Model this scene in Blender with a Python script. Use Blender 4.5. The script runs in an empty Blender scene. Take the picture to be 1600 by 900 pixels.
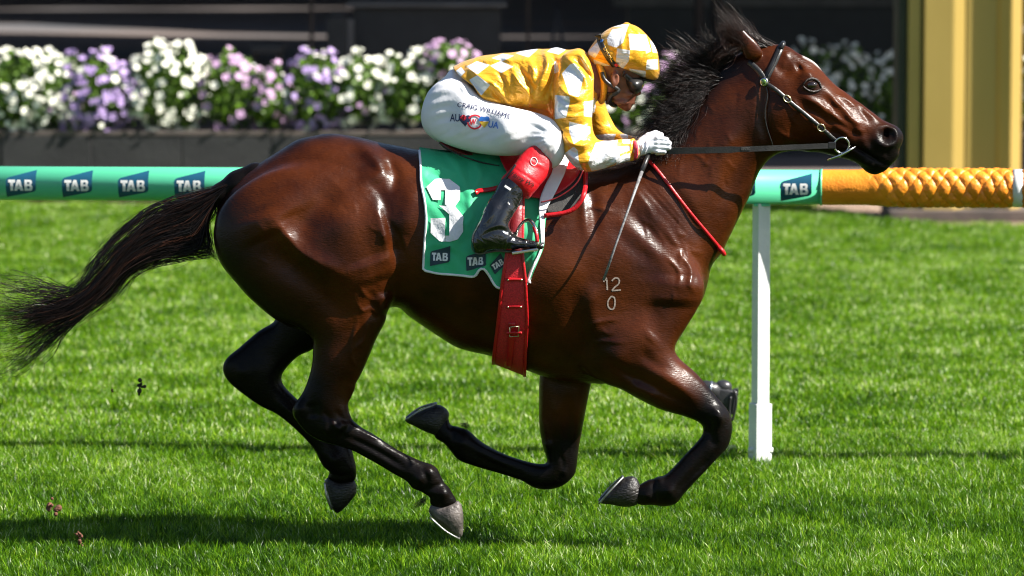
import bpy, bmesh, math, random
import numpy as np
from mathutils import Vector, Matrix
from mathutils.bvhtree import BVHTree
random.seed(7); rng = np.random.default_rng(7)
S = bpy.context.scene
C = S.collection
PI = math.pi

# ------------------------------------------------------------------ camera, sky, sun, exposure
CAM_Z, CAM_Y, FPX, PITCH = 2.85, -18.0, 7020.0, math.radians(5.63)
cam = bpy.data.objects.new('camera', bpy.data.cameras.new('camera')); C.objects.link(cam)
cam.location = (0, CAM_Y, CAM_Z); cam.rotation_euler = (PI / 2 - PITCH, 0, 0)
cam.data.sensor_width = 36; cam.data.lens = FPX / 1600 * 36
cam.data.clip_end = 2000
cam.data.dof.use_dof = True; cam.data.dof.focus_distance = 17.80; cam.data.dof.aperture_fstop = 3.1
S.camera = cam
SUN_EL, SUN_AZ = math.radians(44), math.radians(15)      # azimuth from +X (the horse's heading) towards the camera
sdir = Vector((math.cos(SUN_EL) * math.cos(SUN_AZ), -math.cos(SUN_EL) * math.sin(SUN_AZ), math.sin(SUN_EL)))
W = bpy.data.worlds.new('World'); S.world = W; W.use_nodes = True
wn = W.node_tree; bg = wn.nodes['Background']; bg.inputs[1].default_value = 0.05
sky = wn.nodes.new('ShaderNodeTexSky'); sky.sky_type = 'NISHITA'; sky.sun_disc = False
sky.sun_elevation = SUN_EL; sky.sun_rotation = math.atan2(sdir.x, sdir.y)
wn.links.new(sky.outputs[0], bg.inputs[0])
sl = bpy.data.lights.new('sun', 'SUN'); sl.energy = 5.0; sl.angle = math.radians(0.5); sl.color = (1, .95, .87)
so = bpy.data.objects.new('sun', sl); C.objects.link(so); so.rotation_euler = sdir.to_track_quat('Z', 'Y').to_euler()
S.view_settings.view_transform = 'Standard'; S.view_settings.look = 'None'; S.view_settings.exposure = 1.4
S.render.engine = 'CYCLES'; S.cycles.use_denoising = True; S.cycles.max_bounces = 6; S.cycles.filter_width = 1.15
S.cycles.caustics_reflective = False; S.cycles.caustics_refractive = False

# ------------------------------------------------------------------ helpers
cp, sp = math.cos(PITCH), math.sin(PITCH)
def at(px, py, Y=0.0):
    """world point at depth Y of a measured photo pixel (1600x900)"""
    a = (px - 800) / FPX; b = -(py - 450) / FPX
    d = Vector((a, cp + b * sp, -sp + b * cp))
    t = (Y - CAM_Y) / d.y
    return Vector((d.x * t, Y, CAM_Z + d.z * t))
def atn(P, Y=0.0):
    P = np.asarray(P, float); a = (P[:, 0] - 800) / FPX; b = -(P[:, 1] - 450) / FPX
    dy = cp + b * sp; t = (Y - CAM_Y) / dy
    return np.stack([a * t, CAM_Z + (-sp + b * cp) * t], 1)
def tag(o, label=None, cat=None, group=None, kind=None):
    if label: o['label'] = label
    if cat: o['category'] = cat
    if group: o['group'] = group
    if kind: o['kind'] = kind
    return o
def empty(name, loc, label=None, cat=None, group=None):
    o = bpy.data.objects.new(name, None); C.objects.link(o); o.location = loc; o.empty_display_size = .1
    return tag(o, label, cat, group)
def link(name, me, m=None, parent=None, smooth=True):
    o = bpy.data.objects.new(name, me); C.objects.link(o)
    if m is not None:
        me.materials.clear(); me.materials.append(m)
    if smooth and hasattr(me, 'polygons') and len(me.polygons): me.polygons.foreach_set('use_smooth', np.ones(len(me.polygons), bool))
    if parent is not None:
        o.parent = parent
        if parent.type == 'EMPTY': o.matrix_parent_inverse = Matrix.Translation(parent.location).inverted()
    return o
def mesh_np(name, V, F, smooth=True):
    """V (n,3), F (m,k) -> mesh, quick"""
    me = bpy.data.meshes.new(name); V = np.asarray(V, np.float32); F = np.asarray(F, np.int32)
    me.vertices.add(len(V)); me.vertices.foreach_set('co', V.ravel())
    k = F.shape[1]; me.loops.add(F.size); me.loops.foreach_set('vertex_index', F.ravel())
    me.polygons.add(len(F)); me.polygons.foreach_set('loop_start', np.arange(len(F), dtype=np.int32) * k)
    me.polygons.foreach_set('loop_total', np.full(len(F), k, np.int32))
    if smooth: me.polygons.foreach_set('use_smooth', np.ones(len(F), bool))
    me.update(calc_edges=True); me.validate()
    return me
def attr(me, name, vals):
    a = me.attributes.new(name, 'FLOAT', 'POINT'); a.data.foreach_set('value', np.asarray(vals, np.float32))
def bm_obj(name, bm, m, parent=None, smooth=False):
    me = bpy.data.meshes.new(name); bmesh.ops.recalc_face_normals(bm, faces=bm.faces); bm.to_mesh(me); bm.free()
    return link(name, me, m, parent, smooth)
def box(bm, c, s, rot=None, bevel=0):
    M = Matrix.Translation(c) @ (rot.to_4x4() if rot is not None else Matrix()) @ Matrix.Diagonal((s[0], s[1], s[2], 1))
    r = bmesh.ops.create_cube(bm, size=1, matrix=M)
    if bevel:
        es = list({e for v in r['verts'] for e in v.link_edges})
        bmesh.ops.bevel(bm, geom=es, offset=bevel, segments=2, affect='EDGES', profile=.6)
def tube(bm, pts, rad, n=10, cap=True):
    """tube through pts, rad a number or a list"""
    pts = [Vector(p) for p in pts]; N = len(pts)
    rads = [rad] * N if not hasattr(rad, '__len__') else list(rad)
    up = Vector((0, 0, 1)); rings = []; prev = None
    for i, p in enumerate(pts):
        t = (pts[min(i + 1, N - 1)] - pts[max(i - 1, 0)]).normalized()
        if prev is None:
            a = t.cross(Vector((0, 1, 0)) if abs(t.y) < .9 else Vector((0, 0, 1))).normalized()
        else: a = (prev - t * prev.dot(t)).normalized()
        prev = a; b = t.cross(a)
        rings.append([bm.verts.new(p + (a * math.cos(2 * PI * k / n) + b * math.sin(2 * PI * k / n)) * rads[i]) for k in range(n)])
    for i in range(N - 1):
        for k in range(n): bm.faces.new((rings[i][k], rings[i][(k + 1) % n], rings[i + 1][(k + 1) % n], rings[i + 1][k]))
    if cap: bm.faces.new(rings[0][::-1]); bm.faces.new(rings[-1])
def torus_pts(c, r, ax1, ax2, n=28, a0=0, a1=2 * PI):
    return [Vector(c) + ax1 * (r * math.cos(a0 + (a1 - a0) * k / n)) + ax2 * (r * math.sin(a0 + (a1 - a0) * k / n)) for k in range(n + 1)]
def catmull(P, n=5, closed=False):
    P = np.asarray(P, float); N = len(P); out = []
    R = range(N) if closed else range(N - 1)
    for i in R:
        if closed: p0, p1, p2, p3 = P[i - 1], P[i], P[(i + 1) % N], P[(i + 2) % N]
        else: p0, p1, p2, p3 = P[max(i - 1, 0)], P[i], P[i + 1], P[min(i + 2, N - 1)]
        for k in range(n):
            t = k / n
            out.append(.5 * (2 * p1 + (p2 - p0) * t + (2 * p0 - 5 * p1 + 4 * p2 - p3) * t * t + (3 * p1 - p0 - 3 * p2 + p3) * t ** 3))
    if not closed: out.append(P[-1])
    return np.array(out)
def resample(P, n):
    P = np.asarray(P, float); d = np.r_[0, np.cumsum(np.linalg.norm(np.diff(P, axis=0), axis=1))]
    t = np.linspace(0, d[-1], n); return np.stack([np.interp(t, d, P[:, k]) for k in range(P.shape[1])], 1)
def seg_dist(X, Z, A, B):
    """distance of grid points to the open polyline segments A->B, min"""
    d = np.full(X.shape, 1e9)
    for a, b in zip(A, B):
        v = b - a; L = max(v @ v, 1e-12)
        t = np.clip(((X - a[0]) * v[0] + (Z - a[1]) * v[1]) / L, 0, 1)
        d = np.minimum(d, (X - a[0] - t * v[0]) ** 2 + (Z - a[1] - t * v[1]) ** 2)
    return np.sqrt(d)
def poly_sd(X, Z, P):
    """signed distance to closed polygon, positive inside"""
    P = np.asarray(P); Q = np.roll(P, -1, 0); d = seg_dist(X, Z, P, Q); ins = np.zeros(X.shape, bool)
    for a, b in zip(P, Q):
        if a[1] == b[1]: continue
        c = ((a[1] > Z) != (b[1] > Z)) & (X < (b[0] - a[0]) * (Z - a[1]) / (b[1] - a[1]) + a[0])
        ins ^= c
    return np.where(ins, d, -d)
def poisson(mask, h):
    """u with laplacian -2 inside mask, 0 outside (strip of half width a gives a^2-x^2)"""
    def solve(m, hh, u, it):
        mf = m.astype(float)
        for _ in range(it):
            s = np.zeros_like(u); s[1:] += u[:-1]; s[:-1] += u[1:]; s[:, 1:] += u[:, :-1]; s[:, :-1] += u[:, 1:]
            u = mf * (s + 2 * hh * hh) / 4
        return u
    nx, nz = mask.shape; ms = [(mask, h)]
    while min(ms[-1][0].shape) > 24:
        m = ms[-1][0]; m = m[:m.shape[0] // 2 * 2, :m.shape[1] // 2 * 2]
        m = m[::2, ::2].astype(int) + m[1::2, ::2] + m[::2, 1::2] + m[1::2, 1::2]
        ms.append((m >= 2, ms[-1][1] * 2))
        if len(ms) > 4: break
    u = np.zeros(ms[-1][0].shape)
    for i in range(len(ms) - 1, -1, -1):
        m, hh = ms[i]
        if u.shape != m.shape:
            u = np.repeat(np.repeat(u, 2, 0), 2, 1)
            u = np.pad(u, ((0, m.shape[0] - u.shape[0]), (0, m.shape[1] - u.shape[1])), mode='edge')
        u = solve(m, hh, u, 500 if i == len(ms) - 1 else 120)
    return u
def blur(a, n=2):
    for _ in range(n):
        b = np.pad(a, 1, mode='edge'); a = (b[:-2, 1:-1] + b[2:, 1:-1] + 2 * b[1:-1, 1:-1]) / 4
        b = np.pad(a, 1, mode='edge'); a = (b[1:-1, :-2] + b[1:-1, 2:] + 2 * b[1:-1, 1:-1]) / 4
    return a
def idw(X, Z, ctl, Y=0., p=2.5):
    P = atn([(c[0], c[1]) for c in ctl], Y); num = 0; den = 0
    for q, c in zip(P, ctl):
        w = 1 / (((X - q[0]) ** 2 + (Z - q[1]) ** 2) ** (p / 2) + 1e-5); num = num + w * c[2]; den = den + w
    return num / den

class Vox:
    """implicit body sampled on a grid; negative inside"""
    def __init__(s, x0, x1, y0, y1, z0, z1, h):
        s.h = h; s.x = np.arange(x0, x1, h); s.y = np.arange(y0, y1, h); s.z = np.arange(z0, z1, h)
        s.F = np.full((len(s.x), len(s.y), len(s.z)), .3, np.float32)
        s.X2, s.Z2 = np.meshgrid(s.x, s.z, indexing='ij')
    def merge(s, sl, D, k):
        A = s.F[sl]
        if k <= 0: s.F[sl] = np.minimum(A, D); return
        hh = np.clip(.5 + .5 * (A - D) / k, 0, 1); s.F[sl] = A * (1 - hh) + D * hh - k * hh * (1 - hh)
    def inflate(s, poly, Yc, kctl, yctl=None, k=.03, smooth=True, pad=.05, n=4):
        """union with an outline blown up to a rounded solid: thickness ratio kctl, mid plane yctl"""
        P = catmull(poly, n, True) if smooth else np.asarray(poly, float)
        W2 = atn(P, Yc); h = s.h
        i0 = max(0, int((W2[:, 0].min() - pad - s.x[0]) / h)); i1 = min(len(s.x), int((W2[:, 0].max() + pad - s.x[0]) / h) + 2)
        j0 = max(0, int((W2[:, 1].min() - pad - s.z[0]) / h)); j1 = min(len(s.z), int((W2[:, 1].max() + pad - s.z[0]) / h) + 2)
        X = s.X2[i0:i1, j0:j1]; Z = s.Z2[i0:i1, j0:j1]
        d = poly_sd(X, Z, W2); u = poisson(d > 0, h)
        thr = min(1.5 * h, .45 * d.max()); ok = d > thr; G = np.where(ok, u / np.maximum(d, min(h, thr)), 0.); w = ok.astype(float)
        for _ in range(8):
            Gb = blur(G * 1.0, 1); wb = blur(w, 1); G = np.where(ok, G, Gb); w = np.where(ok, 1., wb)
        G = np.where(ok, G, G / np.maximum(w, 1e-6)); G = np.where(w > 1e-4, G, np.median(G[ok]))
        u = blur(G * d, 1)
        K = idw(X, Z, kctl, Yc) if not isinstance(kctl, float) else np.full(X.shape, kctl)
        YC = idw(X, Z, yctl, Yc) if yctl is not None else np.full(X.shape, Yc)
        hy = np.max(K * np.sqrt(np.maximum(u, 0))) + pad
        ya = max(0, int((YC.min() - hy - s.y[0]) / h)); yb = min(len(s.y), int((YC.max() + hy - s.y[0]) / h) + 2)
        ux, uz = np.gradient(u, h); g2 = ux ** 2 + uz ** 2
        Yv = s.y[ya:yb][None, :, None]; dy = Yv - YC[:, None, :]
        Fq = dy ** 2 / K[:, None, :] ** 2 - u[:, None, :]
        D = Fq / np.sqrt(g2[:, None, :] + (2 * dy / K[:, None, :] ** 2) ** 2 + .0004)
        s.merge((slice(i0, i1), slice(ya, yb), slice(j0, j1)), np.clip(D, -.3, .3).astype(np.float32), k)
    def ball(s, c, r, k=.02, sub=False):
        """ellipsoid, r = (rx, ry, rz) or number"""
        r = np.array([r] * 3 if not hasattr(r, '__len__') else r, float); p = max(k * 2, .03)
        sl, (X, Y, Z) = s.window(np.array(c) - r - p, np.array(c) + r + p)
        q = np.sqrt(((X - c[0]) / r[0]) ** 2 + ((Y - c[1]) / r[1]) ** 2 + ((Z - c[2]) / r[2]) ** 2)
        q2 = np.sqrt(((X - c[0]) / r[0] ** 2) ** 2 + ((Y - c[1]) / r[1] ** 2) ** 2 + ((Z - c[2]) / r[2] ** 2) ** 2)
        D = q * (q - 1) / np.maximum(q2, 1e-6)
        s.put(sl, D, k, sub)
    def put(s, sl, D, k, sub):
        if sub:
            A = s.F[sl]; hh = np.clip(.5 - .5 * (A + D) / max(k, 1e-6), 0, 1)
            s.F[sl] = A * (1 - hh) - D * hh + k * hh * (1 - hh)
        else: s.merge(sl, D.astype(np.float32), k)
    def window(s, lo, hi):
        sls = []; ax = []
        for a, l, u in zip((s.x, s.y, s.z), lo, hi):
            i0 = max(0, int((l - a[0]) / s.h)); i1 = max(i0 + 1, min(len(a), int((u - a[0]) / s.h) + 2)); sls.append(slice(i0, i1)); ax.append(a[i0:i1])
        return tuple(sls), (ax[0][:, None, None], ax[1][None, :, None], ax[2][None, None, :])
    def chain(s, pts, rads, k=.02, sub=False, flat=None):
        """round cones through points; flat = (axis vector, scale) squashes the section"""
        for a, b, ra, rb in zip(pts[:-1], pts[1:], rads[:-1], rads[1:]):
            a = np.array(a, float); b = np.array(b, float); R = max(ra, rb) + max(2 * k, .02)
            sl, (X, Y, Z) = s.window(np.minimum(a, b) - R, np.maximum(a, b) + R)
            v = b - a; L = max(v @ v, 1e-9)
            px_, py_, pz_ = X - a[0], Y - a[1], Z - a[2]
            t = np.clip((px_ * v[0] + py_ * v[1] + pz_ * v[2]) / L, 0, 1)
            D = np.sqrt((px_ - t * v[0]) ** 2 + (py_ - t * v[1]) ** 2 + (pz_ - t * v[2]) ** 2) - (ra + (rb - ra) * t)
            s.put(sl, D, k, sub)
    def sample(s, V):
        g = []
        q = (V - np.array([s.x[0], s.y[0], s.z[0]])) / s.h
        i = np.clip(np.floor(q).astype(int), 0, np.array(s.F.shape) - 2); f = q - i; out = 0
        for a in (0, 1):
            for b in (0, 1):
                for c in (0, 1):
                    w = (f[:, 0] if a else 1 - f[:, 0]) * (f[:, 1] if b else 1 - f[:, 1]) * (f[:, 2] if c else 1 - f[:, 2])
                    out = out + w * s.F[i[:, 0] + a, i[:, 1] + b, i[:, 2] + c]
        return out
    def mesh(s, name, smooth_it=3):
        F = s.F; ins = F < 0
        A = [ins[a:ins.shape[0] - 1 + a, b:ins.shape[1] - 1 + b, c:ins.shape[2] - 1 + c] for a in (0, 1) for b in (0, 1) for c in (0, 1)]
        any_ = A[0].copy(); all_ = A[0].copy()
        for q in A[1:]: any_ |= q; all_ &= q
        act = any_ & ~all_; idx = np.full(act.shape, -1, np.int32); ii = np.argwhere(act); idx[act] = np.arange(len(ii))
        acc = np.zeros((len(ii), 3)); cnt = np.zeros(len(ii))
        cor = np.array([(a, b, c) for a in (0, 1) for b in (0, 1) for c in (0, 1)])
        for p in range(8):
            for q in range(p + 1, 8):
                if abs(cor[p] - cor[q]).sum() != 1: continue
                Fa = F[tuple((ii + cor[p]).T)]; Fb = F[tuple((ii + cor[q]).T)]; m = (Fa < 0) != (Fb < 0)
                t = Fa[m] / (Fa[m] - Fb[m]); acc[m] += cor[p] + t[:, None] * (cor[q] - cor[p]); cnt[m] += 1
        V = (ii + acc / cnt[:, None]) * s.h + np.array([s.x[0], s.y[0], s.z[0]])
        quads = []
        for ax in range(3):
            o = [1, 2] if ax == 0 else ([2, 0] if ax == 1 else [0, 1])
            sa = [slice(None)] * 3; sb = [slice(None)] * 3; sa[ax] = slice(0, -1); sb[ax] = slice(1, None)
            Fa, Fb = ins[tuple(sa)], ins[tuple(sb)]; e = np.argwhere(Fa != Fb)
            e = e[(e[:, o[0]] > 0) & (e[:, o[1]] > 0) & (e[:, o[0]] < idx.shape[o[0]]) & (e[:, o[1]] < idx.shape[o[1]])]
            d1 = np.zeros(3, int); d1[o[0]] = 1; d2 = np.zeros(3, int); d2[o[1]] = 1
            q = np.stack([idx[tuple(e.T)], idx[tuple((e - d1).T)], idx[tuple((e - d1 - d2).T)], idx[tuple((e - d2).T)]], 1)
            fl = Fa[tuple(e.T)]; q[~fl] = q[~fl][:, ::-1]; quads.append(q)
        Q = np.concatenate(quads); Q = Q[(Q >= 0).all(1)]
        E = np.concatenate([Q[:, [0, 1]], Q[:, [1, 2]], Q[:, [2, 3]], Q[:, [3, 0]]]); E = np.concatenate([E, E[:, ::-1]])
        deg = np.bincount(E[:, 0], minlength=len(V))[:, None]
        def lap(V): return np.stack([np.bincount(E[:, 0], V[E[:, 1], k], minlength=len(V)) for k in range(3)], 1) / np.maximum(deg, 1)
        for _ in range(smooth_it):
            V = V + .5 * (lap(V) - V)
            for _ in range(2):
                f = s.sample(V); e = s.h * .7
                g = np.stack([s.sample(V + np.eye(3)[k] * e) - s.sample(V - np.eye(3)[k] * e) for k in range(3)], 1) / (2 * e)
                V = V - np.clip(f / np.maximum((g ** 2).sum(1), .2), -s.h, s.h)[:, None] * g
        V = V + .3 * (lap(V) - V)
        me = mesh_np(name, V, Q); return me, V, Q
def voxpx(xa, xb, yt, yb, y0, y1, h):
    a, b = at(xa, yb, 0), at(xb, yt, 0); return Vox(a.x, b.x, y0, y1, a.z, b.z, h)
def strokes(X, Z, L, Yc=0.):
    """sum of soft ridges: (amp_mm, width_px, [points px])"""
    R = np.zeros(X.shape)
    for amp, w, pts in L:
        P = atn(catmull(pts, 3) if len(pts) > 2 else np.array(pts, float) if len(pts) == 2 else np.array([pts[0], pts[0]], float), Yc)
        wm = w / 390.; lo = P.min(0) - 2.5 * wm; hi = P.max(0) + 2.5 * wm
        m = (X > lo[0]) & (X < hi[0]) & (Z > lo[1]) & (Z < hi[1])
        if not m.any(): continue
        if len(pts) == 1: d = np.hypot(X[m] - P[0, 0], Z[m] - P[0, 1]); R[m] += amp * .001 * np.exp(-(d / wm) ** 2); continue
        cum = np.r_[0, np.cumsum(np.linalg.norm(np.diff(P, axis=0), axis=1))]; L_ = max(cum[-1], 1e-9); best = np.full(X[m].shape, 1e9); tt = np.zeros(X[m].shape)
        for a, b, c0 in zip(P[:-1], P[1:], cum[:-1]):
            v = b - a; l2 = max(v @ v, 1e-12); t = np.clip(((X[m] - a[0]) * v[0] + (Z[m] - a[1]) * v[1]) / l2, 0, 1)
            dd = (X[m] - a[0] - t * v[0]) ** 2 + (Z[m] - a[1] - t * v[1]) ** 2; bt = dd < best; best = np.where(bt, dd, best); tt = np.where(bt, (c0 + t * math.sqrt(l2)) / L_, tt)
        R[m] += amp * .001 * np.exp(-best / wm ** 2) * np.clip(1.25 * np.sin(PI * np.clip(tt * .9 + .05, 0, 1)), 0, 1)
    return R
def bvh_of(V, Q): return BVHTree.FromPolygons([tuple(v) for v in V], [tuple(int(i) for i in q) for q in Q])
def camray(px, py):
    a = (px - 800) / FPX; b = -(py - 450) / FPX
    return Vector((0, CAM_Y, CAM_Z)), Vector((a, cp + b * sp, -sp + b * cp)).normalized()
def hit(bvh, px, py, off=0., far=.6, default=None):
    """surface point of a solid where the photo shows it, pushed out along its normal"""
    o, d = camray(px, py); h = bvh.ray_cast(o + d * 15, d, 6)
    if h[0] is None: return at(px, py, default if default is not None else 0), Vector((0, -1, 0))
    n = h[1] if h[1].dot(d) < 0 else -h[1]
    return h[0] + n * off, n

# ------------------------------------------------------------------ materials
def mat(name, col=(.5, .5, .5), rough=.5, metal=0., spec=.5, **kw):
    m = bpy.data.materials.new(name); m.use_nodes = True; b = m.node_tree.nodes['Principled BSDF']
    b.inputs['Base Color'].default_value = (*col, 1); b.inputs['Roughness'].default_value = rough; b.inputs['Metallic'].default_value = metal
    b.inputs['Specular IOR Level'].default_value = spec
    for k, v in kw.items(): b.inputs[k.replace('_', ' ')].default_value = v
    return m
def nd(m, t, **kw):
    n = m.node_tree.nodes.new(t)
    for k, v in kw.items():
        if k.startswith('i_'): n.inputs[k[2:].replace('_', ' ')].default_value = v
        else: setattr(n, k, v)
    return n
def lk(m, a, b): m.node_tree.links.new(a, b)
def noise_mat(name, c1, c2, scale=5., rough=.6, bump=.2, bscale=None, detail=6, stretch=(1, 1, 1), bdist=.01, spec=.5, metal=0, r2=None, lo=.35, hi=.65, **kw):
    """two-colour noise with a matching fine relief"""
    m = mat(name, c1, rough, metal, spec, **kw); b = m.node_tree.nodes['Principled BSDF']
    tc = nd(m, 'ShaderNodeTexCoord'); mp = nd(m, 'ShaderNodeMapping'); mp.inputs['Scale'].default_value = stretch
    lk(m, tc.outputs['Object'], mp.inputs[0])
    n = nd(m, 'ShaderNodeTexNoise', i_Scale=scale, i_Detail=detail); lk(m, mp.outputs[0], n.inputs['Vector'])
    r = nd(m, 'ShaderNodeMapRange'); r.inputs[1].default_value = lo; r.inputs[2].default_value = hi; lk(m, n.outputs[0], r.inputs[0])
    mx = nd(m, 'ShaderNodeMix', data_type='RGBA'); mx.inputs[6].default_value = (*c1, 1); mx.inputs[7].default_value = (*c2, 1)
    lk(m, r.outputs[0], mx.inputs[0]); lk(m, mx.outputs[2], b.inputs['Base Color'])
    if bump:
        n2 = nd(m, 'ShaderNodeTexNoise', i_Scale=bscale or scale * 6, i_Detail=4); lk(m, mp.outputs[0], n2.inputs['Vector'])
        bp = nd(m, 'ShaderNodeBump', i_Strength=bump, i_Distance=bdist); lk(m, n2.outputs[0], bp.inputs['Height']); lk(m, bp.outputs[0], b.inputs['Normal'])
    return m
# ------------------------------------------------------------------ ground, grass
def gy(py): return CAM_Y + CAM_Z / math.tan(PITCH + math.atan((py - 450) / FPX))
def sheet(name, P, z, m, kind='structure'):
    bm = bmesh.new(); f = bm.faces.new([bm.verts.new((x, y, z)) for x, y in P]); o = bm_obj(name, bm, m); o['kind'] = kind; return o
m_soil = noise_mat('bare_soil', (.20, .13, .09), (.36, .26, .19), 6, .95, .9, 40, bdist=.03)
m_asph = noise_mat('asphalt', (.085, .092, .105), (.19, .145, .125), .3, .85, .3, 60, stretch=(.3, 1.5, 1))
m_dirt = noise_mat('turf_soil', (.018, .035, .008), (.03, .055, .012), 3, .95, .6, 60)
sheet('ground', [(-400, -60), (400, -60), (400, 19.2), (-400, 19.2)], -.012, m_soil)
sheet('promenade', [(-400, 19.2), (400, 19.2), (400, 700), (-400, 700)], .0, m_asph)
edge = np.array([(x, gy(y)) for x, y in ((-900,317),(0,318),(600,320),(1000,318),(1180,318),(1240,322),(1300,331),(1370,343),(1460,353),(1600,354),(2400,352))])
edge[:, 0] = [at(x, 0, 16.5).x for x in (-900, 0, 600, 1000, 1180, 1240, 1300, 1370, 1460, 1600, 2400)]
edge = catmull(edge, 6)
sheet('turf_base', [(-60, -30)] + [(-60, edge[0][1])] + [tuple(p) for p in edge] + [(60, edge[-1][1])] + [(60, -30)], -.004, m_dirt)
def grass_mat():
    m = mat('turf_blades', (.1, .2, .03), .36, 0, .32); b = m.node_tree.nodes['Principled BSDF']; out = m.node_tree.nodes['Material Output']
    a = nd(m, 'ShaderNodeAttribute', attribute_name='tint'); gm = nd(m, 'ShaderNodeNewGeometry')
    cr = nd(m, 'ShaderNodeValToRGB'); e = cr.color_ramp.elements
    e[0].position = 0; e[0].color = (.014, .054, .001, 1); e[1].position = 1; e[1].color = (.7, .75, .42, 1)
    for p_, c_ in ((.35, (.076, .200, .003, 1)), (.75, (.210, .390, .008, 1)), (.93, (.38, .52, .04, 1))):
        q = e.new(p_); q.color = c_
    n = nd(m, 'ShaderNodeTexNoise', i_Scale=1., i_Detail=5); mp = nd(m, 'ShaderNodeMapping'); mp.inputs['Scale'].default_value = (.9, 1.6, 1)
    lk(m, gm.outputs['Position'], mp.inputs[0]); lk(m, mp.outputs[0], n.inputs['Vector'])
    r = nd(m, 'ShaderNodeMapRange'); r.inputs[1].default_value = .3; r.inputs[2].default_value = .7; r.inputs[3].default_value = -.27; r.inputs[4].default_value = .19; lk(m, n.outputs[0], r.inputs[0])
    nb_ = nd(m, 'ShaderNodeTexNoise', i_Scale=7., i_Detail=4); lk(m, gm.outputs['Position'], nb_.inputs['Vector']); rb = nd(m, 'ShaderNodeMapRange'); rb.inputs[1].default_value = .3; rb.inputs[2].default_value = .7; rb.inputs[3].default_value = -.22; rb.inputs[4].default_value = .16; lk(m, nb_.outputs[0], rb.inputs[0])
    ar = nd(m, 'ShaderNodeMath', operation='ADD'); lk(m, r.outputs[0], ar.inputs[0]); lk(m, rb.outputs[0], ar.inputs[1])
    ad = nd(m, 'ShaderNodeMath', operation='ADD'); lk(m, a.outputs['Fac'], ad.inputs[0]); lk(m, ar.outputs[0], ad.inputs[1])
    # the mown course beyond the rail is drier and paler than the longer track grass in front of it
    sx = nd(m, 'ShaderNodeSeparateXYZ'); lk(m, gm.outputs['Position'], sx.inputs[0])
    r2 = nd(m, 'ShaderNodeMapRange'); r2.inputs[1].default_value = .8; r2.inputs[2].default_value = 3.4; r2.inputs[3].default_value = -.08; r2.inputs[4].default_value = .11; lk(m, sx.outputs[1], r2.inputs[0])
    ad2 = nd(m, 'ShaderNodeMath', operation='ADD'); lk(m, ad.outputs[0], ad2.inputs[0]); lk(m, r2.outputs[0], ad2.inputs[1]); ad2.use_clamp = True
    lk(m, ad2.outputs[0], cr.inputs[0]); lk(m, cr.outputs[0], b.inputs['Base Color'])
    t = nd(m, 'ShaderNodeBsdfTranslucent'); lk(m, cr.outputs[0], t.inputs[0]); ms = nd(m, 'ShaderNodeMixShader'); ms.inputs[0].default_value = .42
    lk(m, b.outputs[0], ms.inputs[1]); lk(m, t.outputs[0], ms.inputs[2]); lk(m, ms.outputs[0], out.inputs[0])
    return m
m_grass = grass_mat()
def patch(seed, n, size, h, w):
    g = np.random.default_rng(seed); P = g.uniform(-size / 2, size / 2, (n, 2)); cl = np.sin(P[:, 0] * 31 + seed) * np.cos(P[:, 1] * 27 + seed * 2)
    H = h * g.uniform(.5, 1.25, n) * (1 + .22 * cl); Wd = w * g.uniform(.6, 1.3, n); A = g.uniform(0, 2 * PI, n); L = g.gamma(2.2, .2, n) * H; T = A + g.normal(0, .8, n) + PI / 2
    ca, sa = np.cos(A), np.sin(A); lx, ly = np.cos(T) * L, np.sin(T) * L; V = []
    for t, ww in ((0, 1.), (.4, .9), (.75, .6)):
        bx, by, bz = P[:, 0] + lx * t * t, P[:, 1] + ly * t * t, H * t * (1 - .12 * t)
        V += [np.stack([bx - ca * Wd * ww / 2, by - sa * Wd * ww / 2, bz], 1), np.stack([bx + ca * Wd * ww / 2, by + sa * Wd * ww / 2, bz], 1)]
    V.append(np.stack([P[:, 0] + lx, P[:, 1] + ly, H * .88], 1)); V = np.stack(V, 1).reshape(-1, 3); b = np.arange(n)[:, None] * 7
    F = np.concatenate([b + np.array([[0, 1, 3]]), b + np.array([[0, 3, 2]]), b + np.array([[2, 3, 5]]), b + np.array([[2, 5, 4]]), b + np.array([[4, 5, 6]])])
    me = mesh_np('turf_patch', V, F); t = np.clip(g.normal(.42, .22, n), 0, .85); t[g.uniform(size=n) < .055] = 1.; attr(me, 'tint', np.repeat(t, 7)); me.materials.append(m_grass)
    return me
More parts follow.
